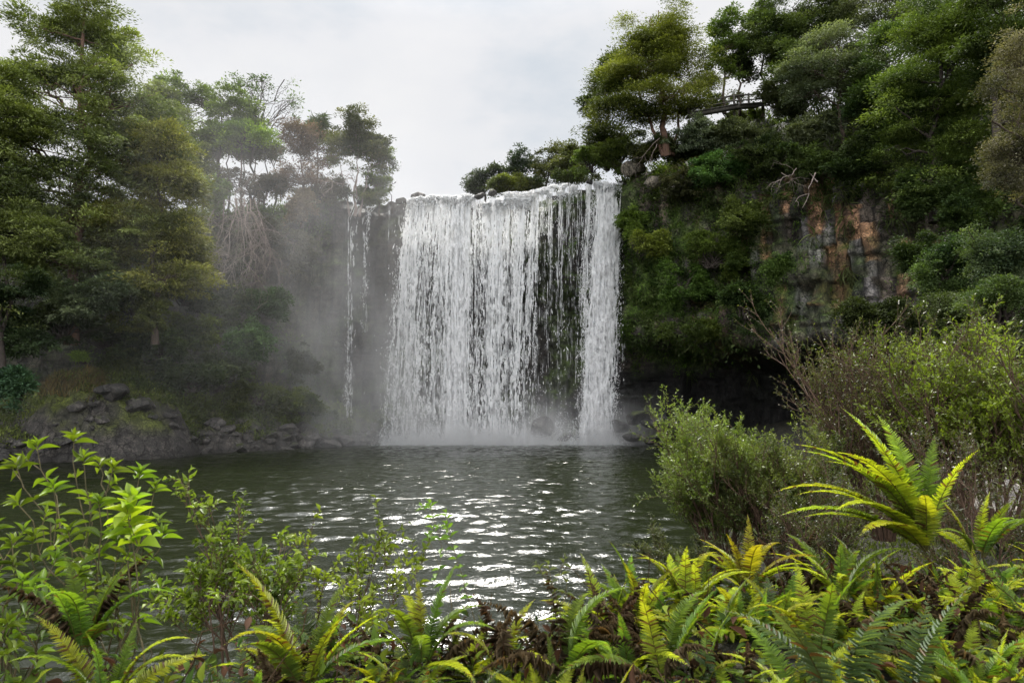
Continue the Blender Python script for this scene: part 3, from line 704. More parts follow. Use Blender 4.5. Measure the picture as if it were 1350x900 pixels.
# ------------------------------------------------------------------ ground cover on the cliff (uncountable)
def cover(name, label, n, leaf, colA, colB, dens, seed, tpl=T_RHOMB, clump=14, cr=.5, hang=0.0, aspect=.4, out=.3, srange=None):
    r = np.random.default_rng(seed)
    s = r.uniform(srange[0], srange[1], n) if srange else r.uniform(s_of_x(-50), s_of_x(50), n); w = r.random(n) * 1.25; w = np.where(w > 1, 1 + ((w - 1) / .25) ** 1.3 * 16, w)
    P, n2, c = cliff_points(s, w); e = .3
    Pa, _, _ = cliff_points(s + e, w); Pc, _, _ = cliff_points(s, w + np.where(w < 1, .012, .3))
    N = nrm(np.cross(Pa - P, Pc - P)); n3 = np.concatenate([n2, np.zeros((n, 1))], 1)
    flip = np.where(w < 1, np.sum(N * n3, 1), N[:, 2]) < 0; N[flip] *= -1
    px, py = proj(P)
    k = r.random(n) < dens(P, px, py, w, N); P, N, n3 = P[k], N[k], n3[k]; m = len(P)
    sz = cr * np.exp(r.normal(0, .4, m)); cnt = np.maximum(3, clump * np.exp(r.normal(0, .3, m))).astype(int); idx = np.repeat(np.arange(m), cnt); q = len(idx)
    o_ = r.normal(0, .5, (q, 3)); Pp = P[idx] + (o_ + N[idx] * (out + .0)) * sz[idx][:, None]
    D = nrm(N[idx] * .7 + o_ * .8 + np.array([0, 0, -hang]) + r.normal(0, .3, (q, 3))); Nn = nrm(N[idx] * .5 + np.array([0, 0, .7]) + r.normal(0, .4, (q, 3)))
    L = leaf * np.exp(r.normal(0, .3, q)); f = np.clip(fbm(P * .35, 3, seed)[idx] * 2.4 - .7 + r.normal(0, .15, m)[idx], 0, 1)[:, None]
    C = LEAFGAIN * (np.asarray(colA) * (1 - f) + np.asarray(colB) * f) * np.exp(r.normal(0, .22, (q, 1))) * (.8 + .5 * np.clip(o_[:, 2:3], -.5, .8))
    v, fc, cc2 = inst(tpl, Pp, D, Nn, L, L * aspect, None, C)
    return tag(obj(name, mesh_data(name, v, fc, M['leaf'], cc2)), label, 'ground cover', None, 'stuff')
def bank_cover():
    r = np.random.default_rng(311); n = 9000; x = r.uniform(-56, -13, n); y = np.interp(x, shx, shy) + r.uniform(.8, 14, n); z = lbank(x, y); P = np.stack([x, y, z], 1)
    k = (fbm(P * .35, 3, 312) > .44) & (z > .8); P = P[k]; m = len(P); cnt = r.integers(8, 22, m); idx = np.repeat(np.arange(m), cnt); q = len(idx); o_ = r.normal(0, .3, (q, 3)); o_[:, 2] = np.abs(o_[:, 2]) * .8
    D = nrm(o_ + r.normal(0, .2, (q, 3)) + [0, 0, .25]); L = r.uniform(.10, .32, q); f = np.clip(fbm(P * .6, 2, 313)[idx] * 2.4 - .7, 0, 1)[:, None]
    C = LEAFGAIN * (np.array([.03, .045, .014]) * (1 - f) + np.array([.10, .125, .03]) * f) * np.exp(r.normal(0, .3, (q, 1)))
    v, fc, c2 = inst(T_RHOMB, P[idx] + o_, D, nrm(r.normal(0, .4, (q, 3)) + [0, 0, 1]), L, L * .4, None, C)
    tag(obj('bank_plants', mesh_data('bank_plants', v, fc, M['leaf'], c2)), 'patches of low ferns and grass between the rocks of the left bank', 'ground cover', None, 'stuff')
bank_cover()
def d_rim(P, px, py, w, N):
    falls = sstep(-20, -18, P[:, 0]) * (1 - sstep(11.5, 13, P[:, 0])) 
    top = sstep(.86, 1.0, w + .25 * (fbm(P * .3, 2, 200) - .5))
    rightveg = (px > 815) * (1 - np.clip(1.6 * blob(px, py, 1115, 312, 140, 90) + .8 * blob(px, py, 1040, 395, 100, 65), 0, 1)) * sstep(8.0, 10.5, P[:, 2]) * (.25 + .75 * sstep(.42, .58, fbm(P * .3, 3, 201)))
    left = (px < 455) * sstep(.35, .65, fbm(P * .25, 3, 202)) * .6
    return np.clip((top + rightveg * .8 + left) * (1 - falls) , 0, 1)
def d_moss(P, px, py, w, N):
    return np.clip(1.2 * blob(px, py, 865, 370, 75, 120) + .5 * blob(px, py, 1000, 300, 70, 150) + .45 * blob(px, py, 765, 300, 14, 70) + .12 * blob(px, py, 700, 330, 30, 90), 0, 1) * (w < 1.02) * sstep(6.5, 8.5, P[:, 2]) * sstep(.33, .52, fbm(P * .5, 3, 203)) * (px > 690) * np.where(px > 800, 1.0, .8 * sstep(.45, .7, w))
def d_hang(P, px, py, w, N):
    return .6 * np.clip(blob(px, py, 1180, 245, 90, 40) + .7 * blob(px, py, 1040, 250, 90, 35) + .8 * blob(px, py, 830, 320, 20, 90)+.4*blob(px,py,1150,420,150,60), 0, 1) * (w < 1.05) * sstep(.4, .55, fbm(P * .5, 3, 204))
cover('rim_undergrowth', 'mixed low greenery covering the rim and upper faces of the cliff', 52000, .30, (.035, .055, .016), (.085, .105, .035), d_rim, 301, clump=11, cr=.55)
cover('wall_moss', 'bright moss and small ferns clinging to the wall right of the falls', 52000, .20, (.022, .045, .008), (.075, .13, .018), d_moss, 302, clump=12, cr=.35, hang=.6)
cover('hanging_grass', 'long grass tufts drooping over the right rock face', 9000, .85, (.05, .065, .02), (.11, .12, .05), d_hang, 303, tpl=T_BLADE, clump=18, cr=.4, hang=.8, aspect=.05, out=.1)
print('cover', time.time() - T0)
# ------------------------------------------------------------------ trees
DK = (.020, .034, .010); OL = (.085, .10, .022); YG = (.12, .16, .03); BR = (.16, .22, .035); BN = (.085, .065, .04); GY = (.075, .085, .06)
def T(name, label, bpx, bpy, Y, tpx, tpy, lobes, pads, per, leaf, A, B, seed, cat='tree', **kw):
    return tree(name, label, at(bpx, bpy, Y), at(tpx, tpy + (22 if 'big layered' in label else 0), Y), lobes_px(lobes, Y, .6, seed), pads, per, leaf, A, B, seed, cat=cat, **kw)
CON = dict(vs=1.15, flat=.28, pad_r=1.15, up=.9, droop=.35, aspect=.34)
# left bank
T('totara_tree', 'tallest feathery olive green tree, spire touching the top edge at the left', 95, 440, 50, 112, 10,
  [(112, 5, 34, 30), (95, 55, 55, 35), (45, 35, 34, 26), (140, 60, 42, 34), (175, 85, 34, 22), (100, 110, 75, 40), (165, 140, 55, 34), (55, 110, 45, 40), (120, 180, 95, 42), (35, 190, 60, 45), (185, 210, 60, 40), (90, 250, 95, 42), (30, 270, 60, 40), (120, 300, 80, 34), (60, 335, 60, 26), (110, 350, 60, 24)],
  900, 130, .24, (.06, .075, .028), (.17, .19, .06), 1, branches=160, tr=.38, bark='barkred', vcol=.35, **CON)
T('totara_tree', 'broad yellow green tree leaning right from the left bank, lit along its right side', 205, 440, 52, 215, 190,
  [(205, 190, 40, 30), (225, 240, 36, 26), (190, 250, 60, 40), (235, 305, 38, 26), (200, 320, 62, 40), (250, 345, 28, 18), (165, 290, 50, 34), (220, 365, 46, 22)],
  520, 130, .23, (.062, .078, .024), (.20, .21, .055), 2, branches=90, tr=.22, bark='bark', vcol=.35, **CON)
T('totara_tree', 'dark green tree cut by the left picture edge', 5, 470, 46, 0, 120,
  [(-5, 100, 30, 26), (0, 150, 45, 34), (-10, 220, 60, 45), (10, 310, 60, 40), (0, 400, 50, 40), (-50, 250, 70, 90)], 420, 120, .23, (.05, .068, .026), (.14, .165, .05), 3, branches=60, tr=.14, bark='barkdark', **CON)
T('broadleaf_tree', 'bright green airy tree with lacy open branches against the sky left of centre', 285, 290, 66, 292, 150,
  [(235, 120, 28, 18), (222, 150, 22, 20), (262, 140, 34, 22), (290, 125, 26, 16), (305, 150, 30, 18), (250, 175, 34, 18), (330, 165, 22, 14), (280, 180, 30, 12)],
  230, 70, .26, (.045, .07, .018), (.14, .20, .045), 4, bark='barkdark', tr=.28, branches=90, pad_r=.8, flat=.5)
T('broadleaf_tree', 'sparse dark twiggy crown spreading right of the airy green tree', 330, 290, 68, 335, 180,
  [(315, 115, 22, 12), (345, 108, 26, 10), (375, 105, 18, 9), (385, 135, 14, 12), (350, 140, 30, 14), (375, 155, 18, 9), (330, 135, 22, 16)],
  110, 14, .24, (.03, .05, .012), (.09, .14, .03), 5, bark='barkdark', tr=.2, branches=110, pad_r=.8, flat=.5)
T('young_tree', 'small vivid yellow green crown below the lacy tree', 318, 275, 65, 318, 190, [(302, 168, 20, 9), (325, 176, 24, 9), (345, 182, 18, 8), (315, 186, 26, 8)],
  90, 60, .26, (.07, .13, .02), (.2, .3, .035), 6, bark='bark', tr=.14, branches=40, pad_r=.7, flat=.4)
for i, (x, y0, y1, Y) in enumerate(((268, 275, 195, 70), (283, 275, 190, 71), (300, 278, 185, 70), (318, 276, 200, 72), (333, 278, 195, 70), (348, 278, 190, 71), (362, 276, 200, 72), (248, 275, 190, 71))):
    T('slender_tree', 'thin dark trunk with a small dull crown in the stand behind the left trees', x, y0, Y, x + 3, y1, [(x + 2, y1, 16, 12), (x - 6, y1 + 10, 13, 9)], 46, 40, .26, (.03, .04, .018), (.07, .075, .04), 40 + i,
      bark='barkdark', tr=.13, branches=30, pad_r=.7, group='thin trunks standing behind the left trees')
T('manuka_tree', 'brownish pink thin twiggy tree left of the dark round one', 398, 290, 68, 398, 190, [(395, 178, 24, 14), (380, 200, 24, 18), (410, 205, 24, 20), (395, 235, 34, 16)],
  190, 55, .20, (.07, .045, .035), (.14, .095, .075), 7, bark='bark', tr=.16, branches=100, pad_r=.7, flat=.7)
T('round_tree', 'dark olive dome shaped tree with pale bare stems above the thin side cascade', 468, 275, 70, 470, 200, [(470, 168, 32, 20), (450, 185, 24, 20), (492, 188, 22, 22), (470, 200, 38, 16), (500, 215, 14, 16), (440, 205, 14, 14)],
  300, 75, .22, (.028, .034, .012), (.10, .095, .028), 8, bark='barkpale', tr=.17, branches=70, pad_r=.6, flat=.6, trunks=[(np.array([0, 0, 0]), np.array([.2, 0, 5.6]), .16), (np.array([.5, 0, 0]), np.array([1.6, .3, 5.2]), .12), (np.array([-.5, 0, 0]), np.array([-1.8, 0, 5.4]), .12)])
T('cabbage_tree', 'spiky dark crown standing just left of the round olive tree', 418, 275, 72, 420, 170, [(422, 165, 11, 9), (412, 175, 9, 8)], 22, 40, .75, (.02, .03, .012), (.05, .07, .025), 9, bark='barkdark', tr=.12, branches=12, pad_r=.5, flat=1.0, aspect=.09, tpl=T_BLADE)
T('leafy_tree', 'light green bushy tree on the lip at the left end of the falls', 500, 275, 71, 500, 230, [(503, 225, 10, 20), (495, 245, 16, 12), (508, 205, 8, 10), (480, 245, 16, 10)], 90, 70, .2, (.05, .07, .02), (.14, .18, .04), 10, bark='bark', tr=.1, branches=30, pad_r=.5)
T('round_tree', 'tiny loose dark sprig of leaves against the sky beside the light green bush', 516, 268, 71, 517, 225, [(518, 218, 5, 7), (522, 240, 5, 4)], 12, 30, .16, (.02, .035, .012), (.05, .07, .03), 11, bark='barkdark', tr=.05, branches=10, pad_r=.35)
# right side
T('totara_tree', 'big layered tree with a reddish trunk beside the walkway, top of the right rim', 880, 195, 66, 862, 25,
  [(868, 14, 30, 18), (858, 22, 34, 14), (860, 32, 36, 14), (880, 50, 42, 12), (838, 60, 26, 9), (868, 72, 52, 11), (905, 80, 34, 10), (845, 95, 52, 11), (890, 104, 48, 10), (822, 118, 34, 10), (875, 124, 60, 10), (925, 110, 20, 10), (812, 142, 36, 11), (850, 148, 34, 9), (910, 140, 26, 8)],
  760, 110, .21, (.035, .046, .013), (.145, .155, .03), 12, branches=130, tr=.42, bark='barkred', trunks=[(np.array([0, 0, 0]), np.array([-.6, 0, 9.5]), .36), (np.array([-.4, 0, 0]), np.array([-3.2, .5, 7.5]), .2), (np.array([.5, 0, 0]), np.array([2.2, .5, 7]), .18)], vcol=.35, vs=1.0, flat=.2, pad_r=1.35, up=.95, droop=.35, aspect=.34)
T('totara_tree', 'dark tree behind and left of the big layered one', 800, 215, 72, 800, 90,
  [(815, 85, 18, 18), (800, 110, 22, 18), (790, 140, 24, 18), (812, 165, 34, 18), (775, 160, 16, 14), (795, 190, 34, 14)], 230, 80, .28, (.02, .032, .012), (.07, .085, .025), 13, branches=60, tr=.25, bark='barkdark', **CON)
for i, (lb, x, y, Y, lobes, A, B) in enumerate((
    ('small dark pine like tree beyond the lip, tallest of the distant group', 686, 258, 84, [(686, 200, 9, 8), (688, 214, 16, 9), (682, 230, 20, 10), (690, 242, 26, 10)], (.018, .03, .014), (.045, .06, .025)),
    ('low dark tree at the left end of the distant group beyond the lip', 640, 262, 84, [(655, 225, 12, 7), (640, 236, 22, 8), (650, 246, 28, 7), (625, 248, 12, 5)], (.018, .03, .014), (.05, .065, .025)),
    ('rounded yellow green tree in front of the distant group beyond the lip', 672, 262, 80, [(676, 232, 18, 9), (668, 243, 22, 8)], (.05, .07, .015), (.11, .13, .025)),
    ('olive tree at the right end of the distant group beyond the lip', 722, 256, 82, [(722, 212, 18, 14), (740, 205, 18, 14), (715, 230, 24, 14), (745, 225, 22, 18)], (.03, .04, .015), (.09, .10, .03)),
    ('greyish bushy tree between the distant group and the right slope', 752, 250, 78, [(760, 200, 16, 14), (752, 220, 22, 16), (772, 222, 18, 14)], (.035, .045, .02), (.085, .095, .035)))):
    T('distant_tree', lb, x, y, Y, x, lobes[0][1], lobes, 150, 55, .28, A, B, 60 + i, bark='barkdark', tr=.16, branches=30, pad_r=.8, flat=.4)
for i, (lb, x, y0, y1, lobes, A, B) in enumerate((
    ('slender pointed tree with open gaps just right of the big layered tree', 955, 140, 30, [(962, 22, 12, 16), (950, 40, 14, 12), (960, 62, 18, 12), (948, 85, 16, 10), (962, 100, 14, 8)], (.03, .045, .014), (.10, .13, .03)),
    ('pale green slender tree reaching the top edge, third from the big layered tree', 1005, 145, 0, [(1005, 0, 16, 16), (1000, 25, 18, 14), (1012, 48, 16, 12), (992, 60, 14, 10)], (.035, .05, .016), (.10, .13, .035)),
    ('dark thin tree rising behind the timber railing', 975, 145, 60, [(980, 60, 16, 12), (972, 85, 18, 10), (985, 105, 14, 8)], (.025, .035, .014), (.06, .075, .025)),
    ('small open tree behind the right end of the railing', 1030, 140, 75, [(1030, 80, 14, 12), (1040, 100, 14, 10)], (.025, .035, .014), (.06, .075, .025)))):
    T('slender_tree', lb, x, y0, 68, x, y1, lobes, 110, 55, .25, A, B, 80 + i, bark='bark', tr=.15, branches=50, pad_r=.75, flat=.4)
T('totara_tree', 'dark rounded tree at the top edge right of the slender ones', 1045, 150, 66, 1050, 30,
  [(1045, 10, 34, 20), (1085, 5, 34, 20), (1020, 40, 34, 18), (1060, 45, 40, 18), (1100, 30, 30, 16), (1010, 65, 26, 12), (1040, 75, 24, 10)], 420, 95, .24, (.022, .034, .012), (.075, .09, .03), 14, branches=80, tr=.25, bark='barkdark', **CON)
T('kanuka_tree', 'greyish airy small leaved tree with light gaps, right of the dark rounded tree', 1110, 190, 60, 1105, 90,
  [(1090, 60, 40, 16), (1130, 70, 40, 16), (1060, 90, 34, 16), (1110, 95, 46, 16), (1160, 95, 30, 16), (1070, 118, 36, 12), (1140, 118, 36, 12)], 420, 70, .18, (.05, .062, .034), (.13, .145, .08), 15, bark='bark', tr=.2, branches=120, pad_r=.8, flat=.5)
T('kanuka_tree', 'high twiggy tree with sky showing through at the top edge above the greyish airy one', 1160, 130, 62, 1150, 10,
  [(1130, 10, 30, 12), (1165, 5, 34, 12), (1150, 30, 36, 14), (1195, 20, 30, 14), (1120, 35, 22, 10)], 260, 50, .18, (.035, .05, .024), (.10, .12, .05), 16, bark='bark', tr=.2, branches=110, pad_r=.8, flat=.5)
T('totara_tree', 'big fresh green tree spilling over the rim in layered boughs at the upper right', 1230, 280, 50, 1240, 30,
  [(1235, 10, 50, 26), (1275, 40, 50, 26), (1215, 50, 40, 22), (1255, 85, 50, 24), (1195, 105, 36, 18), (1230, 130, 52, 20), (1180, 140, 32, 14), (1275, 135, 34, 26), (1210, 170, 50, 18), (1265, 185, 36, 24), (1240, 215, 36, 16), (1195, 195, 36, 20), (1225, 240, 44, 22), (1180, 225, 30, 16), (1270, 235, 40, 24)],
  820, 120, .19, (.034, .055, .016), (.12, .155, .036), 17, branches=120, tr=.28, bark='barkdark', vcol=.35, **CON)
T('totara_tree', 'dark tree filling the top right corner', 1310, 200, 44, 1320, 0,
  [(1300, 0, 50, 26), (1345, 15, 45, 30), (1310, 50, 40, 24), (1360, 70, 45, 40), (1330, 100, 40, 30), (1380, 140, 50, 60)], 460, 100, .22, (.022, .038, .012), (.07, .10, .028), 18, branches=70, tr=.3, bark='barkdark', **CON)
T('kanuka_tree', 'grey brown small leaved tree hanging in from the right picture edge', 1370, 330, 33, 1345, 60,
  [(1348, 45, 22, 26), (1335, 90, 22, 20), (1320, 115, 20, 18), (1350, 140, 40, 36), (1308, 160, 20, 16), (1325, 185, 34, 24), (1345, 215, 40, 34), (1318, 235, 22, 16), (1340, 265, 34, 22), (1380, 180, 50, 90)], 700, 80, .10, (.05, .05, .03), (.15, .135, .085), 19, bark='bark', tr=.14, branches=140, pad_r=.6, flat=.6)
T('broadleaf_tree', 'mid green rounded tree on the hill between the airy tree and the fresh green one', 1185, 170, 56, 1185, 70,
  [(1185, 55, 34, 22), (1165, 85, 36, 22), (1205, 90, 34, 22), (1180, 115, 44, 22), (1150, 130, 30, 16)], 330, 80, .22, (.025, .045, .014), (.085, .12, .03), 21, bark='barkdark', tr=.2, branches=50, pad_r=.8, flat=.5)
T('broadleaf_tree', 'dark bushy tree filling the gap under the dark rounded top edge tree', 1060, 160, 64, 1060, 80,
  [(1045, 75, 30, 18), (1075, 85, 30, 18), (1050, 105, 40, 18), (1085, 115, 34, 16)], 260, 80, .24, (.02, .034, .012), (.065, .085, .025), 22, bark='barkdark', tr=.2, branches=50, pad_r=.8, flat=.5)
T('broadleaf_tree', 'bushy green tree behind the tall feathery one, between it and the lacy tree', 205, 300, 64, 205, 140,
  [(200, 130, 26, 18), (215, 160, 30, 20), (195, 185, 30, 20), (235, 200, 34, 20), (215, 230, 40, 20), (260, 225, 24, 14)], 330, 80, .26, (.05, .07, .026), (.14, .18, .05), 23, bark='barkdark', tr=.2, branches=50, pad_r=.9, flat=.5)
print('trees', time.time() - T0)

# ------------------------------------------------------------------ shrubs growing on rim, walls and banks
def shrub(name, label, px, py, rx, ry, Y, A, B, seed, pads=70, per=60, leaf=.22, n=5, group=None, flat=.5, **kw):
    r = np.random.default_rng(seed + 500); lob = [(px, py, rx * .6, ry * .6)]
    for k in range(n): 
        a = r.random() * 6.28; lob.append((px + math.cos(a) * rx * .6, py + math.sin(a) * ry * .55, rx * r.uniform(.35, .6), ry * r.uniform(.35, .6)))
    base = at(px, py + ry * .45, Y)
    root = empty(name, base, label, 'shrub', group)
    lb = np.array(lobes_px(lob, Y, .5, seed)); lb[:, :3] -= base
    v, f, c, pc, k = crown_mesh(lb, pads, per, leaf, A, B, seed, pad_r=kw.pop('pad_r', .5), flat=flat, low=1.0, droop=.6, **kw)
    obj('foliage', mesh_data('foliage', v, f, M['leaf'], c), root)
    lines = []
    for j in r.permutation(len(pc))[:22]:
        p = bend_line(np.array([r.normal(0, .2), r.normal(0, .2) + .6, -.3]), pc[j], 6, .06, .05, r); lines.append((p, np.linspace(.07, .015, 6)))
    v, f = tubes(lines, 5); obj('stem', mesh_data('stem', v, f, M['barkdark'], None, True), root)
    return root
SL = [
 # left side
 ('glossy green shrub glowing against the dark slope above the dead branches', 268, 252, 36, 28, 62, (.06, .10, .03), (.16, .23, .07), 110, 75, .26),
 ('small green shrub left of the glowing one', 235, 235, 24, 22, 62, (.04, .07, .02), (.10, .14, .03), 60, 70, .24),
 ('dry beige bush on the rim above the dark wall', 395, 268, 26, 22, 67, (.12, .09, .065), (.22, .17, .12), 100, 60, .2),
 ('dull brown thicket under the lacy tree', 330, 240, 50, 24, 67, (.05, .045, .03), (.10, .085, .06), 120, 60, .22),
 ('brown green scrub at the foot of the pink twiggy tree', 425, 250, 36, 20, 69, (.05, .05, .03), (.11, .10, .06), 110, 60, .2),
 ('low olive scrub on the lip left of the thin cascade', 470, 258, 34, 12, 71, (.05, .06, .025), (.13, .13, .05), 90, 55, .18),
 ('green leafy shrub clinging to the wall above the mossy boulders, upper one', 350, 395, 32, 26, 63, (.03, .055, .022), (.09, .15, .05), 90, 70, .24),
 ('green leafy shrub clinging to the wall, lower one beside the misty face', 325, 440, 42, 30, 61, (.03, .05, .02), (.085, .13, .05), 110, 70, .24),
 ('silvery leaved shrub on the left bank under the big feathery tree', 105, 385, 56, 34, 48, (.03, .045, .02), (.12, .14, .075), 170, 80, .2),
 ('dark shrub at the left edge above the mossy rock mound', 25, 430, 46, 40, 47, (.02, .035, .015), (.06, .085, .035), 140, 80, .2),
 ('olive shrub between the feathery tree and the dark hollow', 180, 400, 46, 34, 52, (.03, .042, .016), (.10, .11, .03), 140, 80, .22),
 ('green shrub low on the slope right of the mound', 215, 455, 50, 30, 56, (.025, .04, .018), (.075, .10, .035), 140, 80, .22),
 ('shrub with yellowish tips on the slope above the scree', 265, 430, 44, 30, 58, (.03, .045, .016), (.11, .13, .035), 120, 80, .22),
 ('low shrub above the boulders where the mist begins', 285, 490, 44, 26, 60, (.03, .04, .02), (.08, .10, .035), 110, 80, .22),
 ('blue green shrub at the left edge beside the mossy mound', 15, 510, 26, 28, 45, (.02, .04, .022), (.06, .10, .05), 90, 80, .18),
 ('small bright shrub on top of the mossy rock mound', 103, 468, 8, 12, 53.5, (.08, .12, .02), (.16, .22, .04), 24, 50, .14),
 ('dark shrub under the yellow green leaning tree', 240, 385, 36, 26, 56, (.02, .032, .014), (.06, .075, .03), 100, 80, .22),
 ('fern covered clump at the foot of the misty wall', 395, 535, 50, 24, 66, (.04, .06, .015), (.10, .13, .025), 130, 70, .24),
 ('second clump of ferns at the foot of the wall left of the side cascade', 422, 548, 24, 20, 68.5, (.04, .055, .018), (.08, .10, .03), 100, 70, .24),
 ('green hump of ferns above the scree left of the misty wall', 340, 520, 40, 20, 63, (.04, .055, .016), (.09, .11, .03), 100, 70, .22),
 ('dark shrub in the hollow under the left trees', 130, 440, 50, 30, 55, (.015, .024, .01), (.045, .055, .02), 120, 80, .22),
 ('dark wall shrub behind the leaning tree', 290, 350, 30, 40, 64, (.016, .024, .012), (.05, .05, .03), 90, 70, .24),
 ('dark leafy shrub filling the hollow right of the mossy mound', 250, 500, 44, 26, 57, (.02, .032, .014), (.06, .08, .03), 120, 80, .22),
 ('olive shrub behind the mossy mound under the leaning tree', 165, 470, 46, 30, 57, (.02, .034, .014), (.07, .09, .03), 130, 80, .22),
 ('dull green shrub on the misty slope below the dead branches', 300, 400, 34, 30, 63, (.022, .034, .018), (.07, .09, .04), 110, 75, .22),
 ('wide dark shrub under the tallest left tree', 75, 425, 60, 34, 48.5, (.018, .03, .012), (.055, .075, .03), 150, 80, .2),
 ('shaded shrub at the left edge below the edge tree', 15, 370, 50, 30, 44, (.018, .03, .012), (.06, .08, .03), 140, 80, .18),
 ('brown green shrub against the misty wall left of the thin cascade', 400, 470, 22, 34, 67, (.03, .036, .02), (.07, .075, .045), 80, 70, .22),
 ('brush covered ledge high on the misty wall', 385, 330, 34, 26, 67, (.04, .038, .026), (.085, .08, .055), 110, 65, .22),
 ('dim scrub on the wall under the dry beige bush', 350, 300, 30, 26, 66, (.035, .034, .022), (.08, .08, .05), 100, 65, .22),
 ('olive scrub on the left rim behind the leaning tree', 265, 300, 30, 26, 66, (.03, .036, .02), (.08, .09, .04), 100, 70, .22),
 # right slope
 ('dense green shrub at the right edge over the glossy bush', 1330, 400, 50, 40, 30, (.03, .05, .016), (.09, .12, .035), 190, 80, .10),
 ('dark green shrub below the two small leaved ones on the right slope', 1270, 405, 50, 34, 34, (.02, .035, .012), (.06, .085, .025), 170, 80, .11),
 ('dark hanging shrub between the bare rock and the small leaved bushes', 1210, 330, 26, 40, 44, (.016, .03, .01), (.05, .075, .02), 120, 75, .15),
 ('dense dark green shrub at the root of the fresh green tree', 1265, 270, 50, 30, 46, (.018, .034, .01), (.06, .09, .022), 150, 80, .17),
 ('green shrub on the slope between the airy tree and the fresh green tree', 1165, 165, 40, 30, 56, (.02, .036, .012), (.065, .09, .028), 140, 75, .2),
 ('bushy undergrowth behind the timber railing', 965, 142, 50, 24, 69.5, (.025, .038, .014), (.08, .10, .03), 130, 75, .2),
 ('dark undergrowth at the foot of the big layered tree', 893, 190, 40, 24, 66.5, (.022, .032, .012), (.065, .08, .028), 120, 75, .2),
 ('moss hung shrub on the wall close to the water column', 835, 280, 20, 34, 67, (.03, .05, .01), (.09, .13, .02), 90, 75, .18),
 ('broad mossy shrub bulging from the middle of the right wall', 940, 330, 40, 40, 62, (.03, .045, .01), (.09, .12, .022), 150, 80, .18),
 ('mossy tuft on the lower wall just above the cave', 910, 430, 44, 20, 62, (.03, .045, .01), (.08, .10, .02), 120, 75, .18),
 ('round green shrub at the very end of the right rim beside the water', 780, 212, 28, 20, 72, (.03, .045, .012), (.09, .12, .025), 120, 75, .2),
 ('yellow green shrub on the rim left of the pale rock', 815, 205, 34, 24, 70, (.03, .05, .012), (.10, .13, .025), 140, 75, .2),
 ('dark green shrub above the right water column', 745, 228, 26, 14, 74, (.025, .035, .012), (.07, .085, .025), 80, 70, .2),
 ('olive green shrub below the big layered tree', 850, 190, 36, 22, 67, (.025, .035, .014), (.07, .08, .025), 120, 75, .2),
 ('mossy brown green bush right of the pale rocks', 900, 235, 46, 26, 65, (.035, .04, .018), (.09, .09, .035), 150, 75, .2),
 ('silvery shrub under the timber walkway', 922, 176, 44, 28, 64, (.035, .048, .028), (.13, .15, .095), 150, 70, .18),
 ('grey green shrub right of the one under the walkway', 975, 180, 40, 26, 63, (.03, .045, .022), (.12, .145, .07), 150, 75, .2),
 ('light green shrub beside the right end of the railing', 1030, 130, 34, 26, 63, (.035, .045, .022), (.11, .125, .055), 130, 75, .2),
 ('dark leafy shrub in the middle of the right slope', 1010, 205, 44, 28, 61, (.02, .035, .012), (.07, .10, .03), 150, 75, .2),
 ('fresh green ferny shrub above the bare twigs', 955, 225, 44, 24, 62, (.02, .045, .012), (.07, .12, .03), 150, 75, .2),
 ('greyish spreading shrub below the airy tree', 1085, 165, 46, 28, 58, (.035, .042, .024), (.10, .11, .06), 150, 75, .2),
 ('green shrub on the rim above the orange rock, left one', 1060, 205, 40, 24, 57, (.02, .035, .012), (.07, .10, .028), 150, 75, .2),
 ('green shrub on the rim above the orange rock, right one', 1130, 205, 46, 28, 54, (.022, .04, .012), (.06, .09, .026), 150, 75, .2),
 ('drooping dark shrub at the upper right end of the bare rock', 1210, 250, 40, 28, 49, (.016, .03, .01), (.05, .075, .022), 140, 75, .2),
 ('yellow green leafy shrub hanging on the mossy wall beside the water', 862, 320, 30, 22, 65, (.04, .07, .012), (.15, .19, .035), 100, 60, .2),
 ('mossy green shrub on the wall below the hanging yellow one', 900, 370, 40, 30, 63, (.02, .04, .008), (.07, .11, .02), 120, 70, .2),
 ('brown and green tuft of shrubs left of the bare rock face', 975, 290, 40, 30, 60, (.03, .04, .012), (.09, .11, .025), 120, 70, .2),
 ('dark green tuft on the wall above the cave', 985, 400, 34, 36, 58, (.016, .03, .008), (.05, .08, .018), 110, 70, .2),
 ('green tuft growing under the left edge of the orange rock', 1022, 345, 18, 28, 56, (.018, .035, .01), (.06, .09, .02), 90, 70, .18),
 ('leafy grey green bush at the right edge below the kanuka', 1320, 330, 50, 44, 34, (.03, .045, .022), (.10, .125, .05), 200, 80, .11),
 ('green small leaved bush on the right slope beside the rock', 1245, 350, 44, 50, 38, (.018, .035, .014), (.065, .095, .03), 200, 80, .13),
 ('dark brushy bush under the rock face', 1150, 420, 60, 30, 46, (.014, .02, .008), (.04, .05, .016), 150, 80, .18),
]
for i, (lb, px, py, rx, ry, Y, A, B, pads, per, leaf) in enumerate(SL):
    shrub('shrub', lb, px, py, rx, ry, Y, A, B, 700 + i, int(pads * 1.5), per, leaf)
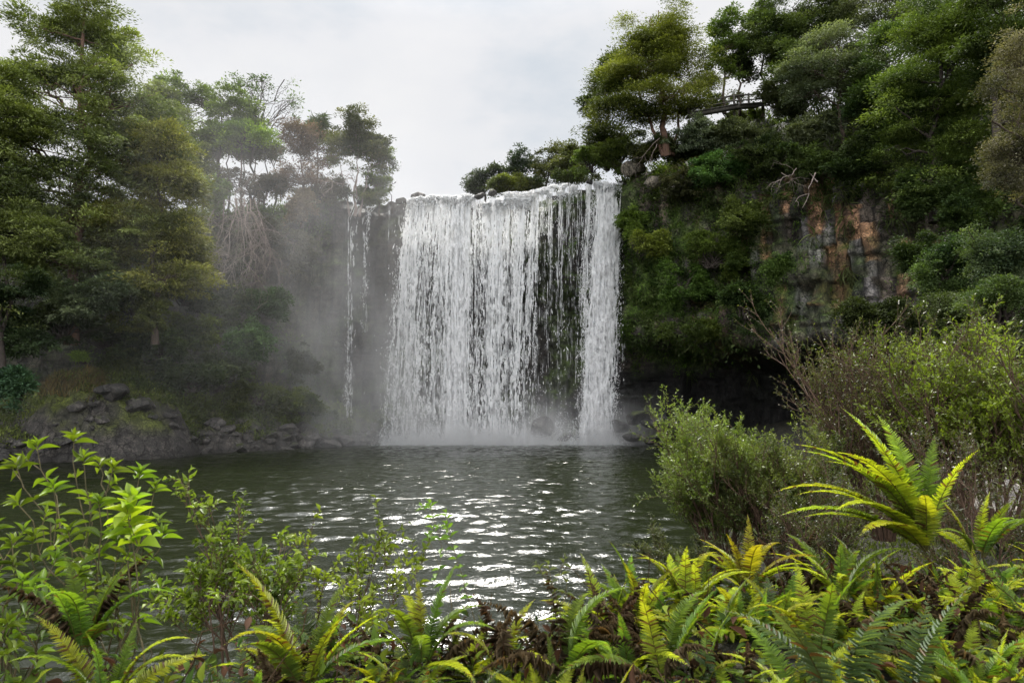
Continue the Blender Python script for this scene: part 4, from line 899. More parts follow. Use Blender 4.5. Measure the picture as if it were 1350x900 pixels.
# grass tuft on the mossy mound
r = np.random.default_rng(5); n = 2600
P_ = np.array([at(x, y, 53.6 + r.normal(0, .5)) for x, y in zip(r.uniform(55, 135, n), r.normal(493, 6, n))]); P_[:, 2] = lbank(P_[:, 0], P_[:, 1]) - .05
D = nrm(np.stack([r.normal(.1, .45, n), r.normal(-.3, .4, n), np.ones(n)], 1)); L = r.uniform(.35, .9, n)
v, f, c = inst(T_BLADE, P_, D, nrm(np.stack([r.normal(0, .4, n), -np.ones(n), np.ones(n) * .3], 1)), L, .07, L * .8, rcol((.15, .12, .05), n, .35, r))
tag(obj('dry_grass', mesh_data('dry_grass', v, f, M['leaf'], c)), 'dry brown grass on top of the mossy rock mound', 'grass', None, 'stuff')

# dead drooping branches
def dead_branch(name, label, starts, seed, droop, ln, cat='dead branch', n2=10, col='barkpale', thick=.06):
    r = np.random.default_rng(seed); base = np.array(starts[0][0]); lines = []
    def rec(p, d, L, rad, lev):
        n = 7; pts = [p]
        for k in range(n - 1):
            d = nrm(d + r.normal(0, .24, 3) + np.array([0, 0, -droop * .12])); pts.append(pts[-1] + d * L / (n - 1))
        pts = np.array(pts); lines.append((pts, np.linspace(rad, rad * .35, n)))
        if lev > 0:
            for k in range(int(n2 * (.5 if lev == 1 else .6))):
                j = int(r.integers(1, n)); rec(pts[j], nrm(d + r.normal(0, .85, 3)), L * r.uniform(.35, .65), rad * .5, lev - 1)
    for (a, b) in starts: rec(np.array(a) - base, nrm(np.array(b) - np.array(a)), np.linalg.norm(np.array(b) - np.array(a)) * ln, thick, 2)
    v, f = tubes(lines, 4); o = obj(name, mesh_data(name, v, f, M[col], None, True), None, base)
    return tag(o, label, cat)
dead_branch('dead_branch', 'tangle of bare pinkish grey branches drooping over the left wall', [(at(x, 262, 62.5), at(x + dx, 350, 61)) for x, dx in ((320, 20), (312, 10), (330, 26), (322, -10), (300, 20), (335, 22), (310, 30), (296, 4), (285, 10))], 3, 1.2, 1.0, n2=14)
dead_branch('dead_branch', 'bleached bare twigs lying along the rim beside the round olive tree', [(at(400, 240, 67), at(470, 262, 67)), (at(470, 262, 68), at(500, 225, 68))], 4, .2, .9, n2=7, thick=.07)
dead_branch('dead_branch', 'white crooked bare branch hanging over the bare rock face', [(at(1075, 228, 54), at(1058, 272, 53)), (at(1078, 240, 54), at(1070, 225, 54))], 5, .6, 1.0, n2=3, thick=.06)
dead_branch('dead_branch', 'grey arching bare twigs left of the white crooked branch', [(at(1030, 228, 56), at(1060, 222, 55)), (at(1050, 222, 56), at(1028, 235, 55))], 6, 1.0, 1.2, n2=7, thick=.04)
dead_branch('dead_branch', 'bare arched twigs at the foot of the reddish trunk', [(at(870, 182, 65), at(840, 200, 65)), (at(866, 190, 65), at(850, 212, 65))], 7, .8, 1.1, n2=6, thick=.04)

# ------------------------------------------------------------------ walkway with timber railing
wk = empty('walkway', at(950, 160, 65), 'weathered timber viewing walkway with railing on the right rim', 'walkway')
wb = np.array(wk.location)
def beam(a, b, w, h, name):
    a = np.array(a) - wb; b = np.array(b) - wb; d = nrm(b - a); s = nrm(np.cross(d, [0, 0, 1.0]) if abs(d[2]) < .9 else np.array([0, 1.0, 0])); u = np.cross(s, d)
    V = np.array([p + s * w / 2 * i + u * h / 2 * j for p in (a, b) for i, j in ((-1, -1), (1, -1), (1, 1), (-1, 1))])
    Fq = np.array([[0, 3, 2, 1], [4, 5, 6, 7], [0, 1, 5, 4], [1, 2, 6, 5], [2, 3, 7, 6], [3, 0, 4, 7]])
    return obj(name, mesh_data(name, V, Fq, M['timber']), wk)
W0, W1, W2 = at(908, 152, 65), at(968, 141, 66), at(1006, 138, 68)
up_ = lambda p, h: p + np.array([0, 0, h])
for a, b in ((W0, W1), (W1, W2)):
    a0 = a + nrm(b - a) * .13; b0 = b - nrm(b - a) * .13
    beam(up_(a0, 1.15), up_(b0, 1.15), .16, .12, 'top_rail'); beam(up_(a0, .62), up_(b0, .62), .06, .12, 'mid_rail')
    beam(up_(a, -.02), up_(b, -.02), 1.7, .10, 'deck'); beam(up_(a, -.28) + [0, -.7, 0], up_(b, -.28) + [0, -.7, 0], .12, .36, 'joist')
for p in (W0, (W0 + W1) / 2, W1, (W1 + W2) / 2, W2): beam(up_(p, -.06), up_(p, 1.3), .17, .17, 'post')
beam(W0 + [.1, -.2, .0], W0 + [.9, -.2, -.0 + 1.0], .08, .1, 'brace')
for p in (W0, W1): beam(up_(p, -2.6), up_(p, -.5), .22, .22, 'support')
print('shrubs', time.time() - T0)

# ------------------------------------------------------------------ branching bushes nearer the camera
def bush(name, label, base, stems, height, spread, leaf, A, B, seed, levels=3, kids=5, leaves=9, aspect=.35, lean=(0, 0), bark='stembrown', rad=.03, tpl=T_RHOMB, updir=.5, mat='leafglossy', start=.35, tip=1.0, group=None, cat='shrub', gnarl=.1):
    r = np.random.default_rng(seed); base = np.asarray(base, float); root = empty(name, base, label, cat, group)
    lines = []; LP = []; LD = []
    def rec(p, d, L, ra, lev):
        n = 6 if lev else 4; pts = [p]; ds = [d]
        for k in range(n - 1):
            d = nrm(d + r.normal(0, gnarl, 3) + np.array([0, 0, updir * .12])); pts.append(pts[-1] + d * L / (n - 1)); ds.append(d)
        pts = np.array(pts); lines.append((pts, np.linspace(ra, ra * .45, n), lev))
        if lev > 0:
            for k in range(kids if lev == levels else max(2, kids - 1)):
                t_ = start + (1 - start) * (k + r.random()) / kids; t_ = min(t_, .99); j = t_ * (n - 1); i = int(j); q = pts[i] + (pts[min(i + 1, n - 1)] - pts[i]) * (j - i)
                sd = nrm(np.cross(ds[i], r.normal(0, 1, 3))); rec(q, nrm(ds[i] + sd * r.uniform(.35, .85)), L * r.uniform(.38, .62), max(ra * .5, .0022), lev - 1)
        if lev <= 1:
            m = leaves; tt = r.random(m) ** (1 / (1 + tip)) ; j = tt * (n - 1.001); i = j.astype(int); q = pts[i] + (pts[i + 1] - pts[i]) * (j - i)[:, None]
            sd = nrm(np.cross(np.array(ds)[i], r.normal(0, 1, (m, 3)))); LP.append(q); LD.append(nrm(np.array(ds)[i] * .7 + sd * .8))
    for s_ in range(stems):
        a = r.random() * 6.28; q = r.random() ** .5 * spread; d = nrm(np.array([math.cos(a) * q + lean[0], math.sin(a) * q + lean[1], 1.0]))
        rec(np.array([math.cos(a) * .12, math.sin(a) * .12, -.1]) * (1 + height * .2), d, height * r.uniform(.62, 1.05) / math.sqrt(1 + q * q * .5), rad * r.uniform(.7, 1.1), levels)
    P = np.concatenate(LP); D = np.concatenate(LD); n = len(P)
    N = nrm(np.array([0, 0, .9]) + r.normal(0, .5, (n, 3))); L = leaf * np.exp(r.normal(0, .25, n))
    f_ = np.clip(fbm(P * 1.3 / max(height * .3, .3), 2, seed) * 2 - .5 + r.normal(0, .22, n), 0, 1)[:, None]
    C = (np.asarray(A) * (1 - f_) + np.asarray(B) * f_) * np.exp(r.normal(0, .15, (n, 1)))
    v, f, c = inst(tpl, P, D, N, L, L * aspect, None, C, .25); obj('foliage', mesh_data('foliage', v, f, M[mat], c), root)
    v, f = tubes([(p, ra) for p, ra, lv in lines if lv >= 1 or height < 1] , 5); obj('stem', mesh_data('stem', v, f, M[bark], None, True), root)
    if height >= 1: v, f = tubes([(p, ra) for p, ra, lv in lines if lv < 1], 3); obj('twig', mesh_data('twig', v, f, M[bark], None, True), root)
    return root
def gz_(x, y): return float(nbank(np.array([x]), np.array([y]))[0])
def at_ground(px, Y, dz=0): 
    p = at(px, 700, Y); return np.array([p[0], Y, gz_(p[0], Y) + dz])
# right middle bushes
G1, G2 = (.075, .115, .018), (.20, .26, .06)
bush('waterside_shrub', 'feathery light green shrub leaning over the water right of the falls', at(955, 735, 15), 23, 2.5, .95, .055, G1, G2, 31, levels=3, kids=6, leaves=15, lean=(-.22, 0), rad=.028, updir=1.0, start=.25)
bush('waterside_shrub', 'rounder light green shrub right of the feathery leaning one', at(1025, 740, 14), 19, 2.1, .7, .055, (.05, .075, .02), (.17, .20, .055), 32, levels=3, kids=6, leaves=15, lean=(.05, 0), rad=.028, updir=1.0, start=.25)
bush('waterside_shrub', 'low grey green shrub trailing to the water in front of the feathery one', at(915, 775, 13), 11, 1.1, 1.1, .05, (.05, .065, .03), (.12, .14, .06), 33, levels=3, kids=5, leaves=12, lean=(-.2, 0), rad=.016, start=.2)
bush('brush_thicket', 'tall brown twiggy bush with sparse small leaves under the rock face', at(1165, 700, 14), 20, 3.0, .45, .05, (.04, .048, .014), (.11, .125, .028), 34, levels=3, kids=6, leaves=7, lean=(.0, .1), rad=.035, updir=.9, start=.3, bark='stembrown')
bush('brush_thicket', 'glossy yellow green leafed bush at the right edge', at(1310, 700, 12), 18, 2.7, .65, .065, (.055, .075, .015), (.19, .24, .03), 35, levels=3, kids=6, leaves=12, lean=(-.05, .1), rad=.035, updir=.9, start=.35)
bush('brush_thicket', 'brown twiggy bush between the tall one and the glossy one at the edge', at(1245, 700, 13), 18, 2.8, .5, .05, (.04, .046, .014), (.11, .125, .028), 36, levels=3, kids=6, leaves=7, lean=(.05, .1), rad=.035, updir=.9, start=.3)
bush('brush_thicket', 'low dark tangle of twigs in front of the tall brown bush', at(1080, 750, 10), 14, 1.2, .9, .04, (.03, .035, .014), (.09, .10, .03), 37, levels=3, kids=5, leaves=6, rad=.018, start=.25)
bush('brush_thicket', 'low brown tangle of twigs behind the small fern at the right edge', at(1300, 770, 8), 14, 1.5, .9, .04, (.03, .035, .014), (.09, .10, .03), 38, levels=3, kids=5, leaves=6, rad=.014, start=.25)
# small leaved shrub left of centre
bush('small_leaved_shrub', 'rounded small leaved shrub standing over the water left of centre', at(330, 900, 4.9), 9, .95, .46, .042, (.06, .095, .014), (.20, .26, .03), 41, levels=3, kids=5, leaves=4, aspect=.5, tpl=T_LEAF, rad=.011, updir=.6, start=.42, gnarl=.16)
bush('small_leaved_shrub', 'sparse thin sprays of small leaves right of the rounded shrub', at(430, 900, 4.9), 6, .85, .42, .042, (.08, .11, .014), (.24, .28, .03), 42, levels=2, kids=4, leaves=9, aspect=.5, tpl=T_LEAF, rad=.007, updir=.7, start=.55, lean=(.1, 0))
print('bushes', time.time() - T0)

# ------------------------------------------------------------------ broad leaved shrub at the left: one stem at a time
def leafy_stem(parent, a, b, nleaf, leafL, A, B, r, rosette=9, rad=.006, aspect=.32, start=.35, side=3):
    n = 9; p = bend_line(a, b, n, .03, .02, r)
    v, f = tubes([(p, np.linspace(rad, rad * .4, n))], 6); st = obj('stem', mesh_data('stem', v, f, M['stem'], None, True), parent)
    P = []; D = []; L = []
    dd = nrm(np.gradient(p, axis=0)); 
    def ros(pt, d, m, s):
        for k in range(m):
            an = k * 2.4 + r.random() * .3; e1 = nrm(np.cross(d, [.3, .9, .1])); e2 = np.cross(d, e1); rad_ = e1 * math.cos(an) + e2 * math.sin(an); t_ = k / m
            P.append(pt - d * .045 * t_); D.append(nrm(d * (1.1 - 1.0 * t_) + rad_ * (.5 + .6 * t_))); L.append(s * (.55 + .5 * t_) * r.uniform(.85, 1.1))
    ros(p[-1], dd[-1], rosette, leafL)
    for k in range(nleaf):
        t_ = start + (1 - start) * k / nleaf * .92; j = t_ * (n - 1); i = int(j); q = p[i] + (p[i + 1] - p[i]) * (j - i); d = dd[i]
        an = k * PI / 2 + r.normal(0, .3); e1 = nrm(np.cross(d, [.3, .9, .1])); e2 = np.cross(d, e1)
        for sgn in (1, -1):
            rd = (e1 * math.cos(an) + e2 * math.sin(an)) * sgn; P.append(q); D.append(nrm(rd + d * r.uniform(.1, .6))); L.append(leafL * r.uniform(.75, 1.15))
    lines = []
    for k in range(side):
        i = int(r.integers(4, n - 1)); an = r.random() * 6.28; e1 = nrm(np.cross(dd[i], [.3, .9, .1])); e2 = np.cross(dd[i], e1); d2 = nrm(dd[i] * .9 + e1 * math.cos(an) * .6 + e2 * math.sin(an) * .6)
        Ls = r.uniform(.12, .24); q = p[i] + d2 * Ls; lines.append((bend_line(p[i], q, 4, .04, .02, r), np.linspace(rad * .55, rad * .35, 4))); ros(q, d2, max(5, rosette - 2), leafL * .9)
    if lines:
        for ln_ in lines: v, f = tubes([ln_], 5); obj('side_twig', mesh_data('side_twig', v, f, M['stem'], None, True), st)
    P = np.array(P); D = np.array(D); L = np.array(L); m = len(P); N = nrm(np.array([0, 0, 1.0]) + r.normal(0, .3, (m, 3))); f_ = np.clip(r.random((m, 1)) * .9 + .15 * (P[:, 2:3] - p[0, 2]), 0, 1)
    C = (np.asarray(A) * (1 - f_) + np.asarray(B) * f_) * np.exp(r.normal(0, .12, (m, 1)))
    v, f, c = inst(T_LEAF, P, D, N, L, L * aspect, L * 1.0, C, .2); obj('foliage', mesh_data('foliage', v, f, M['leafglossy'], c, True), st)
def stem_shrub(label, base, tips, leafL, A, B, seed, nleaf=9, **kw):
    r = np.random.default_rng(seed); base = np.asarray(base, float); root = empty('broad_leaved_shrub', base, label, 'shrub')
    for tp in tips:
        tp = np.asarray(tp, float) - base; leafy_stem(root, np.array([r.normal(0, .06), r.normal(0, .05), -.1]), tp, nleaf, leafL, A, B, r, **kw)
    return root
stem_shrub('tall broad leaved shrub with glossy lance shaped leaves, its tips before the shore rocks', at(150, 900, 3.9),
    [at(98, 575, 3.9), at(110, 600, 3.7), at(20, 610, 3.9), at(48, 585, 4.1), at(150, 615, 3.6), at(185, 622, 3.8), at(70, 640, 3.6), at(205, 640, 4.0), at(130, 660, 3.5), at(20, 660, 3.7), at(165, 690, 3.6), at(90, 700, 3.4), at(215, 700, 3.8)], .112, (.06, .095, .012), (.19, .27, .025), 51, nleaf=5, aspect=.27, side=1, rosette=8)
stem_shrub('thin dark stem carrying a vivid yellow green top with two broad leaves', at(172, 890, 3.3), [at(174, 655, 3.3), at(168, 672, 3.25)], .135, (.16, .26, .02), (.36, .42, .03), 52, nleaf=3, aspect=.5, start=.75, rosette=7, side=0, rad=.005)
stem_shrub('lower leafy shrub cut by the left edge', at(20, 905, 3.4), [at(15, 712, 3.4), at(45, 705, 3.5), at(-15, 740, 3.3), at(75, 735, 3.4), at(30, 765, 3.1), at(105, 755, 3.5), at(-10, 690, 3.6), at(60, 790, 3.2), at(10, 820, 3.0)], .10, (.06, .095, .014), (.18, .26, .03), 53, nleaf=5, aspect=.27, side=1, rosette=8)
stem_shrub('single thin sprig of fresh green leaves rising over the water in the centre', at(612, 800, 3.6), [at(566, 662, 3.6), at(588, 690, 3.55)], .055, (.09, .16, .015), (.2, .30, .03), 54, nleaf=7, aspect=.42, start=.3, rosette=7, side=2, rad=.0028)
stem_shrub('small leafy shoot beside the fern right of the centre sprig', at(735, 860, 3.3), [at(722, 742, 3.3), at(745, 735, 3.4)], .045, (.08, .10, .03), (.14, .16, .05), 55, nleaf=7, aspect=.42, start=.3, rosette=5, side=1, rad=.003)
print('stems', time.time() - T0)

# ------------------------------------------------------------------ ferns
def frond_mesh(L, W, a0, droop, seed, A, B, n=40, curl=0.0, pw=.30, dead=False, twist=.0):
    r = np.random.default_rng(seed); K = 60; t_ = np.linspace(0, 1, K); ang = a0 - droop * t_ ** 1.4; dx = np.cos(ang); dz = np.sin(ang); side = twist * t_ ** 1.5
    p = np.stack([np.cumsum(dx * np.cos(side)), np.cumsum(dx * np.sin(side)), np.cumsum(dz)], 1) * L / K
    d = nrm(np.gradient(p, axis=0)); Nn = nrm(np.stack([-np.sin(ang), np.zeros(K), np.cos(ang)], 1)); S = nrm(np.cross(Nn, d))
    v, f = tubes([(p[::3], np.linspace(.0045, .001, len(p[::3])) * (L / .9))], 5); parts = [(v, f, rcol((.11, .10, .03) if not dead else (.07, .03, .02), len(v), .1, r))]
    tt = np.linspace(.10, .995, n); i = (tt * (K - 1)).astype(int)
    prof = np.minimum(1, (tt + .03) / .28) ** .6 * np.clip((1 - tt) / .62, 0.03, 1) ** .75
    for sg in (1, -1):
        th = np.radians(12 + 38 * tt ** 1.5) + r.normal(0, .05, n); Dp = nrm(S[i] * sg * np.cos(th)[:, None] + d[i] * np.sin(th)[:, None] + Nn[i] * .18 - np.array([0, 0, curl]) + r.normal(0, .05 + .25 * dead, (n, 3)))
        Lp = W / 2 * prof * np.where(r.random(n) < .06, r.uniform(.3, .8, n), r.uniform(.88, 1.06, n)) / .86; Wp = np.full(n, L * .9 / n * (1.0 if not dead else .32)) * (.9 + pw) * np.clip(prof * 1.3, .4, 1)
        f_ = np.clip(tt + r.normal(0, .12, n), 0, 1)[:, None]; C = (np.asarray(A) * (1 - f_) + np.asarray(B) * f_) * np.exp(r.normal(0, .14, (n, 1))); C = np.where(r.random((n, 1)) < .07 + .25 * (tt[:, None] > .93), np.array([.13, .075, .025]), C)
        v, fc, c = inst(T_PINNA, p[i], Dp, Nn[i] * 1.0 + r.normal(0, .08 + .3 * dead, (n, 3)), Lp, Wp, Lp * (1 + 3 * dead), C, .15); parts.append((v, fc, c))
    v, f, c = merge(parts); return mesh_data('frond', v, f, M['dead'] if dead else M['fern'], c, True)
FC = {'bright': ((.17, .23, .02), (.40, .45, .04)), 'green': ((.065, .12, .016), (.18, .28, .035)), 'blue': ((.06, .10, .04), (.12, .17, .07)), 'yellow': ((.19, .21, .015), (.38, .35, .03)), 'lime': ((.13, .21, .02), (.32, .44, .045)), 'dead': ((.04, .027, .016), (.11, .078, .042))}
FM = {}
for k_, (A, B) in FC.items():
    FM[k_] = [frond_mesh(1.0, .20 * (1.25 if k_ == 'blue' else 1), a0, dr, 900 + j * 7 + len(k_), A, B, n={'blue': 34, 'dead': 30}.get(k_, 56), pw=.25 if k_ != 'blue' else .05, curl=.1 * (k_ == 'blue') + .5 * (k_ == 'dead'), dead=(k_ == 'dead'), twist=tw)
              for j, (a0, dr, tw) in enumerate(((1.35, .7, .1), (1.15, 1.1, -.15), (.9, 1.3, .2), (1.3, 1.7, -.1), (.65, 1.0, .0)))]
def fern(label, loc, kinds, nf, size, seed, group=None, az=None, pick=None, name='fern'):
    r = np.random.default_rng(seed); root = empty(name, loc, label, 'fern', group)
    for k in range(nf):
        kd = kinds[int(r.integers(len(kinds)))]; j = int(r.integers(5)) if pick is None else pick[k % len(pick)]
        o = obj('frond', FM[kd][j], root); a = (k * 2.4 + r.normal(0, .25)) if az is None else r.uniform(*az)
        s = size * r.uniform(.7, 1.1); o.rotation_euler = (r.normal(0, .12), r.normal(0, .12), a); o.scale = (s, s, s); o.location = (math.cos(a) * .03, math.sin(a) * .03, 0)
        if kd == 'dead': o['label'] = 'withered brown frond'
        elif kd == 'yellow' and len(kinds) > 1: o['label'] = 'yellowing frond'
    return root
# the big bright fern at the right, frond by frond
hb = empty('fern', at(1222, 728, 3.9), 'largest fern, backlit yellow green fronds fanning up and left above the right ferns', 'fern')
# each frond given by azimuth towards screen left (pi) or towards camera, start elevation variant, size
for (az, j, s, kd) in ((PI * .9, 4, .7, 'lime'), (PI * 1.08, 1, .85, 'lime'), (PI * 1.02, 4, .92, 'lime'), (PI * .93, 2, .95, 'bright'), (PI * 1.10, 2, .80, 'bright'), (PI * .97, 1, .98, 'lime'), (PI * .88, 1, .9, 'lime'), (PI * 1.2, 4, .78, 'bright'), (PI * 1.05, 0, .85, 'bright'), (PI * .7, 0, .95, 'lime'), (PI * .25, 0, .75, 'green'), (PI * 1.6, 0, .7, 'bright'), (PI * 1.35, 1, .6, 'bright'), (PI * .8, 2, .8, 'bright'), (PI * 1.15, 1, .95, 'bright'), (PI * .5, 0, .9, 'lime')):
    o = obj('frond', FM[kd][j], hb); o.scale = (s, s, s); o.rotation_euler = (0, 0, az)
    if kd == 'yellow': o['label'] = 'yellowing frond'
hb.scale = (1.0, 1.0, 1.0)
NF = [
 ('bright fern standing alone at the right edge beside the biggest one', 1290, 735, 4.4, ['green', 'bright'], 10, .55),
 ('yellow tipped fern left of the biggest one, over the round shrub', 985, 775, 4.2, ['bright', 'yellow'], 11, .52),
 ('fern whose fronds stand straight up below the biggest fern', 1110, 790, 4.0, ['bright', 'green'], 10, .48),
 ('low yellow green fern between the yellow tipped fern and the water', 905, 800, 4.0, ['bright'], 9, .46),
 ('arching fern at the waterline end of the right ferns', 845, 815, 3.9, ['bright', 'green'], 9, .45),
 ('fresh green fern left of the brown fronds in the centre', 555, 880, 3.2, ['green', 'bright'], 9, .5),
 ('fern with long blades in front of the thin sprays left of centre', 400, 905, 2.9, ['green', 'bright'], 10, .55),
 ('bright green fern at the bottom left corner', 140, 935, 2.6, ['green', 'bright'], 9, .42),
 ('dark arching fern behind the bottom left corner fern', 110, 860, 3.2, ['green', 'green', 'dead'], 9, .5),
 ('blue green matte fern frond group in the lower right, nearest to the lens', 1105, 930, 2.3, ['blue'], 5, .48),
 ('second blue green fern, right of the nearest one', 1195, 940, 2.4, ['blue'], 5, .5),
 ('brown withered fern in the bottom centre right', 875, 905, 3.0, ['dead', 'green', 'bright'], 9, .50),
 ('brown withered fern in the bottom centre', 660, 900, 3.2, ['dead', 'bright', 'dead'], 7, .48),
 ('thin upright fern between the two withered ones', 745, 890, 3.1, ['green', 'dead', 'green'], 9, .52),
]
for i, (lb, px, py, Y, kinds, nf, sz) in enumerate(NF):
    fern(lb, at(px, py, Y), kinds, nf, sz, 300 + i)
r = np.random.default_rng(77)
GRP = {'bright': ('yellow green fern among many covering the lower right bank', 'yellow green ferns covering the bank'), 'green': ('green fern among many along the bottom of the bank', 'green ferns along the bottom of the bank'), 'dead': ('brown dried up fern among the green ones', 'dried up brown ferns on the bank')}
proto = {k: [fern(GRP[k][0], (0, 0, 0), {'bright': ['bright', 'bright', 'green'], 'green': ['green', 'bright', 'blue'], 'dead': ['dead']}[k], 9, .5, 500 + j, GRP[k][1]) for j in range(3)] for k in GRP}
first = {}
spots = []
for i in range(105):
    x = r.uniform(750, 1420); Y = r.uniform(2.6, 5.8); spots.append((x, Y, 'bright' if r.random() < .78 else ('green' if r.random() < .65 else 'dead')))
for i in range(20):
    x = r.uniform(-60, 500); Y = r.uniform(2.5, 3.6); spots.append((x, Y, 'green' if r.random() < .75 else 'dead'))
for i in range(24):
    x = r.uniform(480, 800); Y = r.uniform(2.5, 3.7); spots.append((x, Y, ['green', 'dead', 'bright', 'green', 'bright'][int(r.integers(5))]))
for i, (x, Y, k) in enumerate(spots):
    p = at_ground(x, Y, 0); pr = proto[k][i % 3]; s = r.uniform(.6, 1.05) * (1.0 if x > 800 else .8)
    if pr.name not in first: first[pr.name] = 1; pr.location = tuple(p); pr.rotation_euler = (0, 0, r.random() * 6.28); pr.scale = (s, s, s)
    else: dup(pr, p, (r.normal(0, .1), r.normal(0, .1), r.random() * 6.28), s)
# low undergrowth: small leaves, twigs and litter over the near bank
n = 26000; X = r.uniform(-6, 8, n); Y = r.uniform(1.2, 8.5, n); Z = nbank(X, Y) + np.abs(r.normal(0, .10, n)); P_ = np.stack([X, Y, Z], 1)
D = nrm(r.normal(0, 1, (n, 3)) + [0, 0, .5]); L = r.uniform(.03, .09, n); f_ = r.random((n, 1)); C = np.where(f_ < .45, rcol((.05, .085, .015), n, .3, r), np.where(f_ < .7, rcol((.12, .16, .02), n, .3, r), rcol((.06, .03, .018), n, .3, r)))
v, f, c = inst(T_LEAF, P_, D, nrm(r.normal(0, .5, (n, 3)) + [0, 0, 1]), L, L * .4, L, C)
lines = []
for k in range(420):
    x, y = r.uniform(-6, 8), r.uniform(1.8, 7); p = np.array([x, y, gz_(x, y)]); q = p + np.array([r.normal(0, .22), r.normal(0, .22), r.uniform(.12, .5)]); lines.append((bend_line(p, q, 5, .09, .05, r), np.linspace(.004, .0018, 5)))
v2, f2 = tubes(lines, 4); v, f, c = merge([(v, f, c), (v2, f2, rcol((.06, .035, .02), len(v2), .2, r))])
tag(obj('undergrowth', mesh_data('undergrowth', v, f, M['dead'], c)), 'small leaves, dry stalks and litter between the ferns', 'undergrowth', None, 'stuff')
n = 5200; X = r.uniform(1.5, 17, n); Y = r.uniform(6.5, 36, n); Z = nbank(X, Y); k = Z > .12; X, Y, Z = X[k], Y[k], Z[k]; m = len(X); cnt = r.integers(8, 20, m); idx = np.repeat(np.arange(m), cnt); q_ = len(idx); o_ = r.normal(0, .22, (q_, 3)); o_[:, 2] = np.abs(o_[:, 2]) * 1.4
D = nrm(o_ + r.normal(0, .15, (q_, 3)) + [0, 0, .2]); L = r.uniform(.05, .16, q_); f_ = np.clip(vnoise(np.stack([X, Y, Z * 0], 1) * .8, 5)[idx] * 1.6 - .3, 0, 1)[:, None]
C = (np.array([.03, .042, .014]) * (1 - f_) + np.array([.11, .13, .03]) * f_) * np.exp(r.normal(0, .3, (q_, 1)))
v, f, c = inst(T_RHOMB, np.stack([X, Y, Z], 1)[idx] + o_, D, nrm(r.normal(0, .4, (q_, 3)) + [0, 0, 1]), L, L * .4, None, C)
tag(obj('bank_undergrowth', mesh_data('bank_undergrowth', v, f, M['leaf'], c)), 'low scrubby ground cover under the right hand bushes', 'undergrowth', None, 'stuff')
print('ferns', time.time() - T0)

# ------------------------------------------------------------------ sky and sun
EL, AZ = math.radians(56), math.radians(-5)      # azimuth from +Y towards +X
w = bpy.data.worlds.new('World'); sc.world = w; w.use_nodes = True; nt = w.node_tree; nt.nodes.clear()
class MM: pass
mm = MM(); mm.node_tree = nt; t = NT(mm); out = t.add('ShaderNodeOutputWorld')
sky = t.add('ShaderNodeTexSky'); sky.sky_type = 'NISHITA'; sky.sun_disc = False; sky.sun_elevation = EL; sky.sun_rotation = AZ; sky.dust_density = 2
bg1 = t.add('ShaderNodeBackground'); t.link(sky.outputs[0], bg1.inputs[0]); bg1.inputs[1].default_value = .09
tc = t.add('ShaderNodeTexCoord'); mp = t.add('ShaderNodeMapping'); mp.inputs['Scale'].default_value = (1, 1, 2.2); t.link(tc.outputs['Generated'], mp.inputs[0])
n1 = t.noise(3.0, 7, mp.outputs[0], .55); n2 = t.noise(1.3, 3, mp.outputs[0], .5)
cl = t.ramp(n1, [(.30, (.68, .73, .79)), (.45, (.83, .84, .87)), (.72, (.93, .925, .925))])
bg2 = t.add('ShaderNodeBackground'); t.link(cl, bg2.inputs[0])
CA, CE = math.radians(-9), math.radians(58)      # a bright gap in the cloud ahead, high above the falls
sv_ = (math.sin(CA) * math.cos(CE), math.cos(CA) * math.cos(CE), math.sin(CE))
vm = t.add('ShaderNodeVectorMath', operation='DOT_PRODUCT'); t.link(tc.outputs['Generated'], vm.inputs[0]); vm.inputs[1].default_value = sv_
ang = t.math('ARCCOSINE', t.math('MINIMUM', vm.outputs['Value'], .99999))
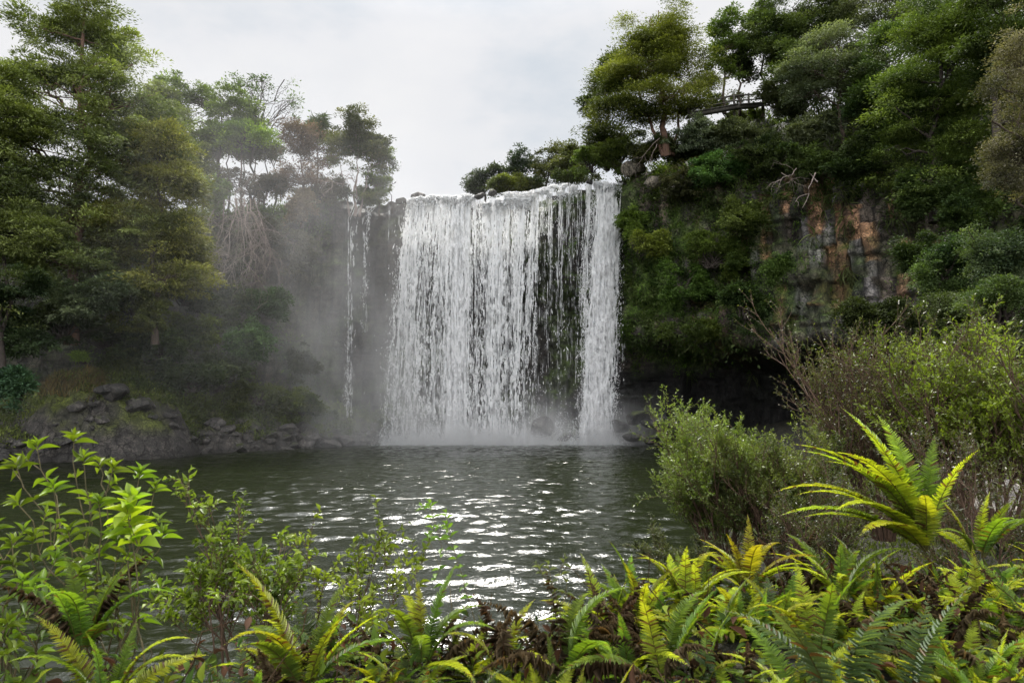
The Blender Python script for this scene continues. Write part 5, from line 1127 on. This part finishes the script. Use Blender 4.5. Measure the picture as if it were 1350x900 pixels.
glow = t.math('MULTIPLY', t.math('EXPONENT', t.math('MULTIPLY', t.math('POWER', t.math('DIVIDE', ang, math.radians(11.5)), 2.0), -1.0)), 15.0)
sx = t.add('ShaderNodeSeparateXYZ'); t.link(tc.outputs['Generated'], sx.inputs[0])
zen = t.math('MULTIPLY', t.math('MULTIPLY', t.math('SUBTRACT', sx.outputs[2], .5), 2.5, True), 1.0)
beh = t.math('MULTIPLY', t.math('MULTIPLY', sx.outputs[1], -1.6, True), 2.0)  # extra sky brightness added behind the camera to light the face of the falls
t.link(t.math('ADD', t.math('ADD', t.math('ADD', zen, beh), glow), 1.0), bg2.inputs[1])
mx = t.add('ShaderNodeMixShader'); t.link(t.ramp(n2, [(.25, (.86, .86, .86)), (.45, (1, 1, 1))]), mx.inputs[0])
t.link(bg1.outputs[0], mx.inputs[1]); t.link(bg2.outputs[0], mx.inputs[2]); t.link(mx.outputs[0], out.inputs[0])
sd = bpy.data.lights.new('sun', 'SUN'); sd.energy = 5.0; sd.angle = math.radians(9); sd.color = (1, .95, .86)
so = bpy.data.objects.new('sun', sd); COL.objects.link(so)
dv = Vector((math.sin(AZ) * math.cos(EL), math.cos(AZ) * math.cos(EL), math.sin(EL))); so.rotation_euler = dv.to_track_quat('Z', 'Y').to_euler(); so.location = (30, 10, 60)

sc.view_settings.view_transform = 'Standard'; sc.view_settings.look = 'None'; sc.view_settings.exposure = 0; sc.view_settings.gamma = 1
cy = sc.cycles; cy.use_denoising = True
try: cy.denoiser = 'OPENIMAGEDENOISE'
except Exception: pass
cy.max_bounces = 6; cy.diffuse_bounces = 4; cy.glossy_bounces = 3; cy.transmission_bounces = 4; cy.volume_bounces = 2; cy.transparent_max_bounces = 8
cy.caustics_reflective = False; cy.caustics_refractive = False; cy.sample_clamp_indirect = 4
cy.volume_step_rate = 1.0; cy.volume_max_steps = 64
cy.use_adaptive_sampling = True; cy.adaptive_threshold = .02
print('done', time.time() - T0, sum(len(m.polygons) for m in bpy.data.meshes))
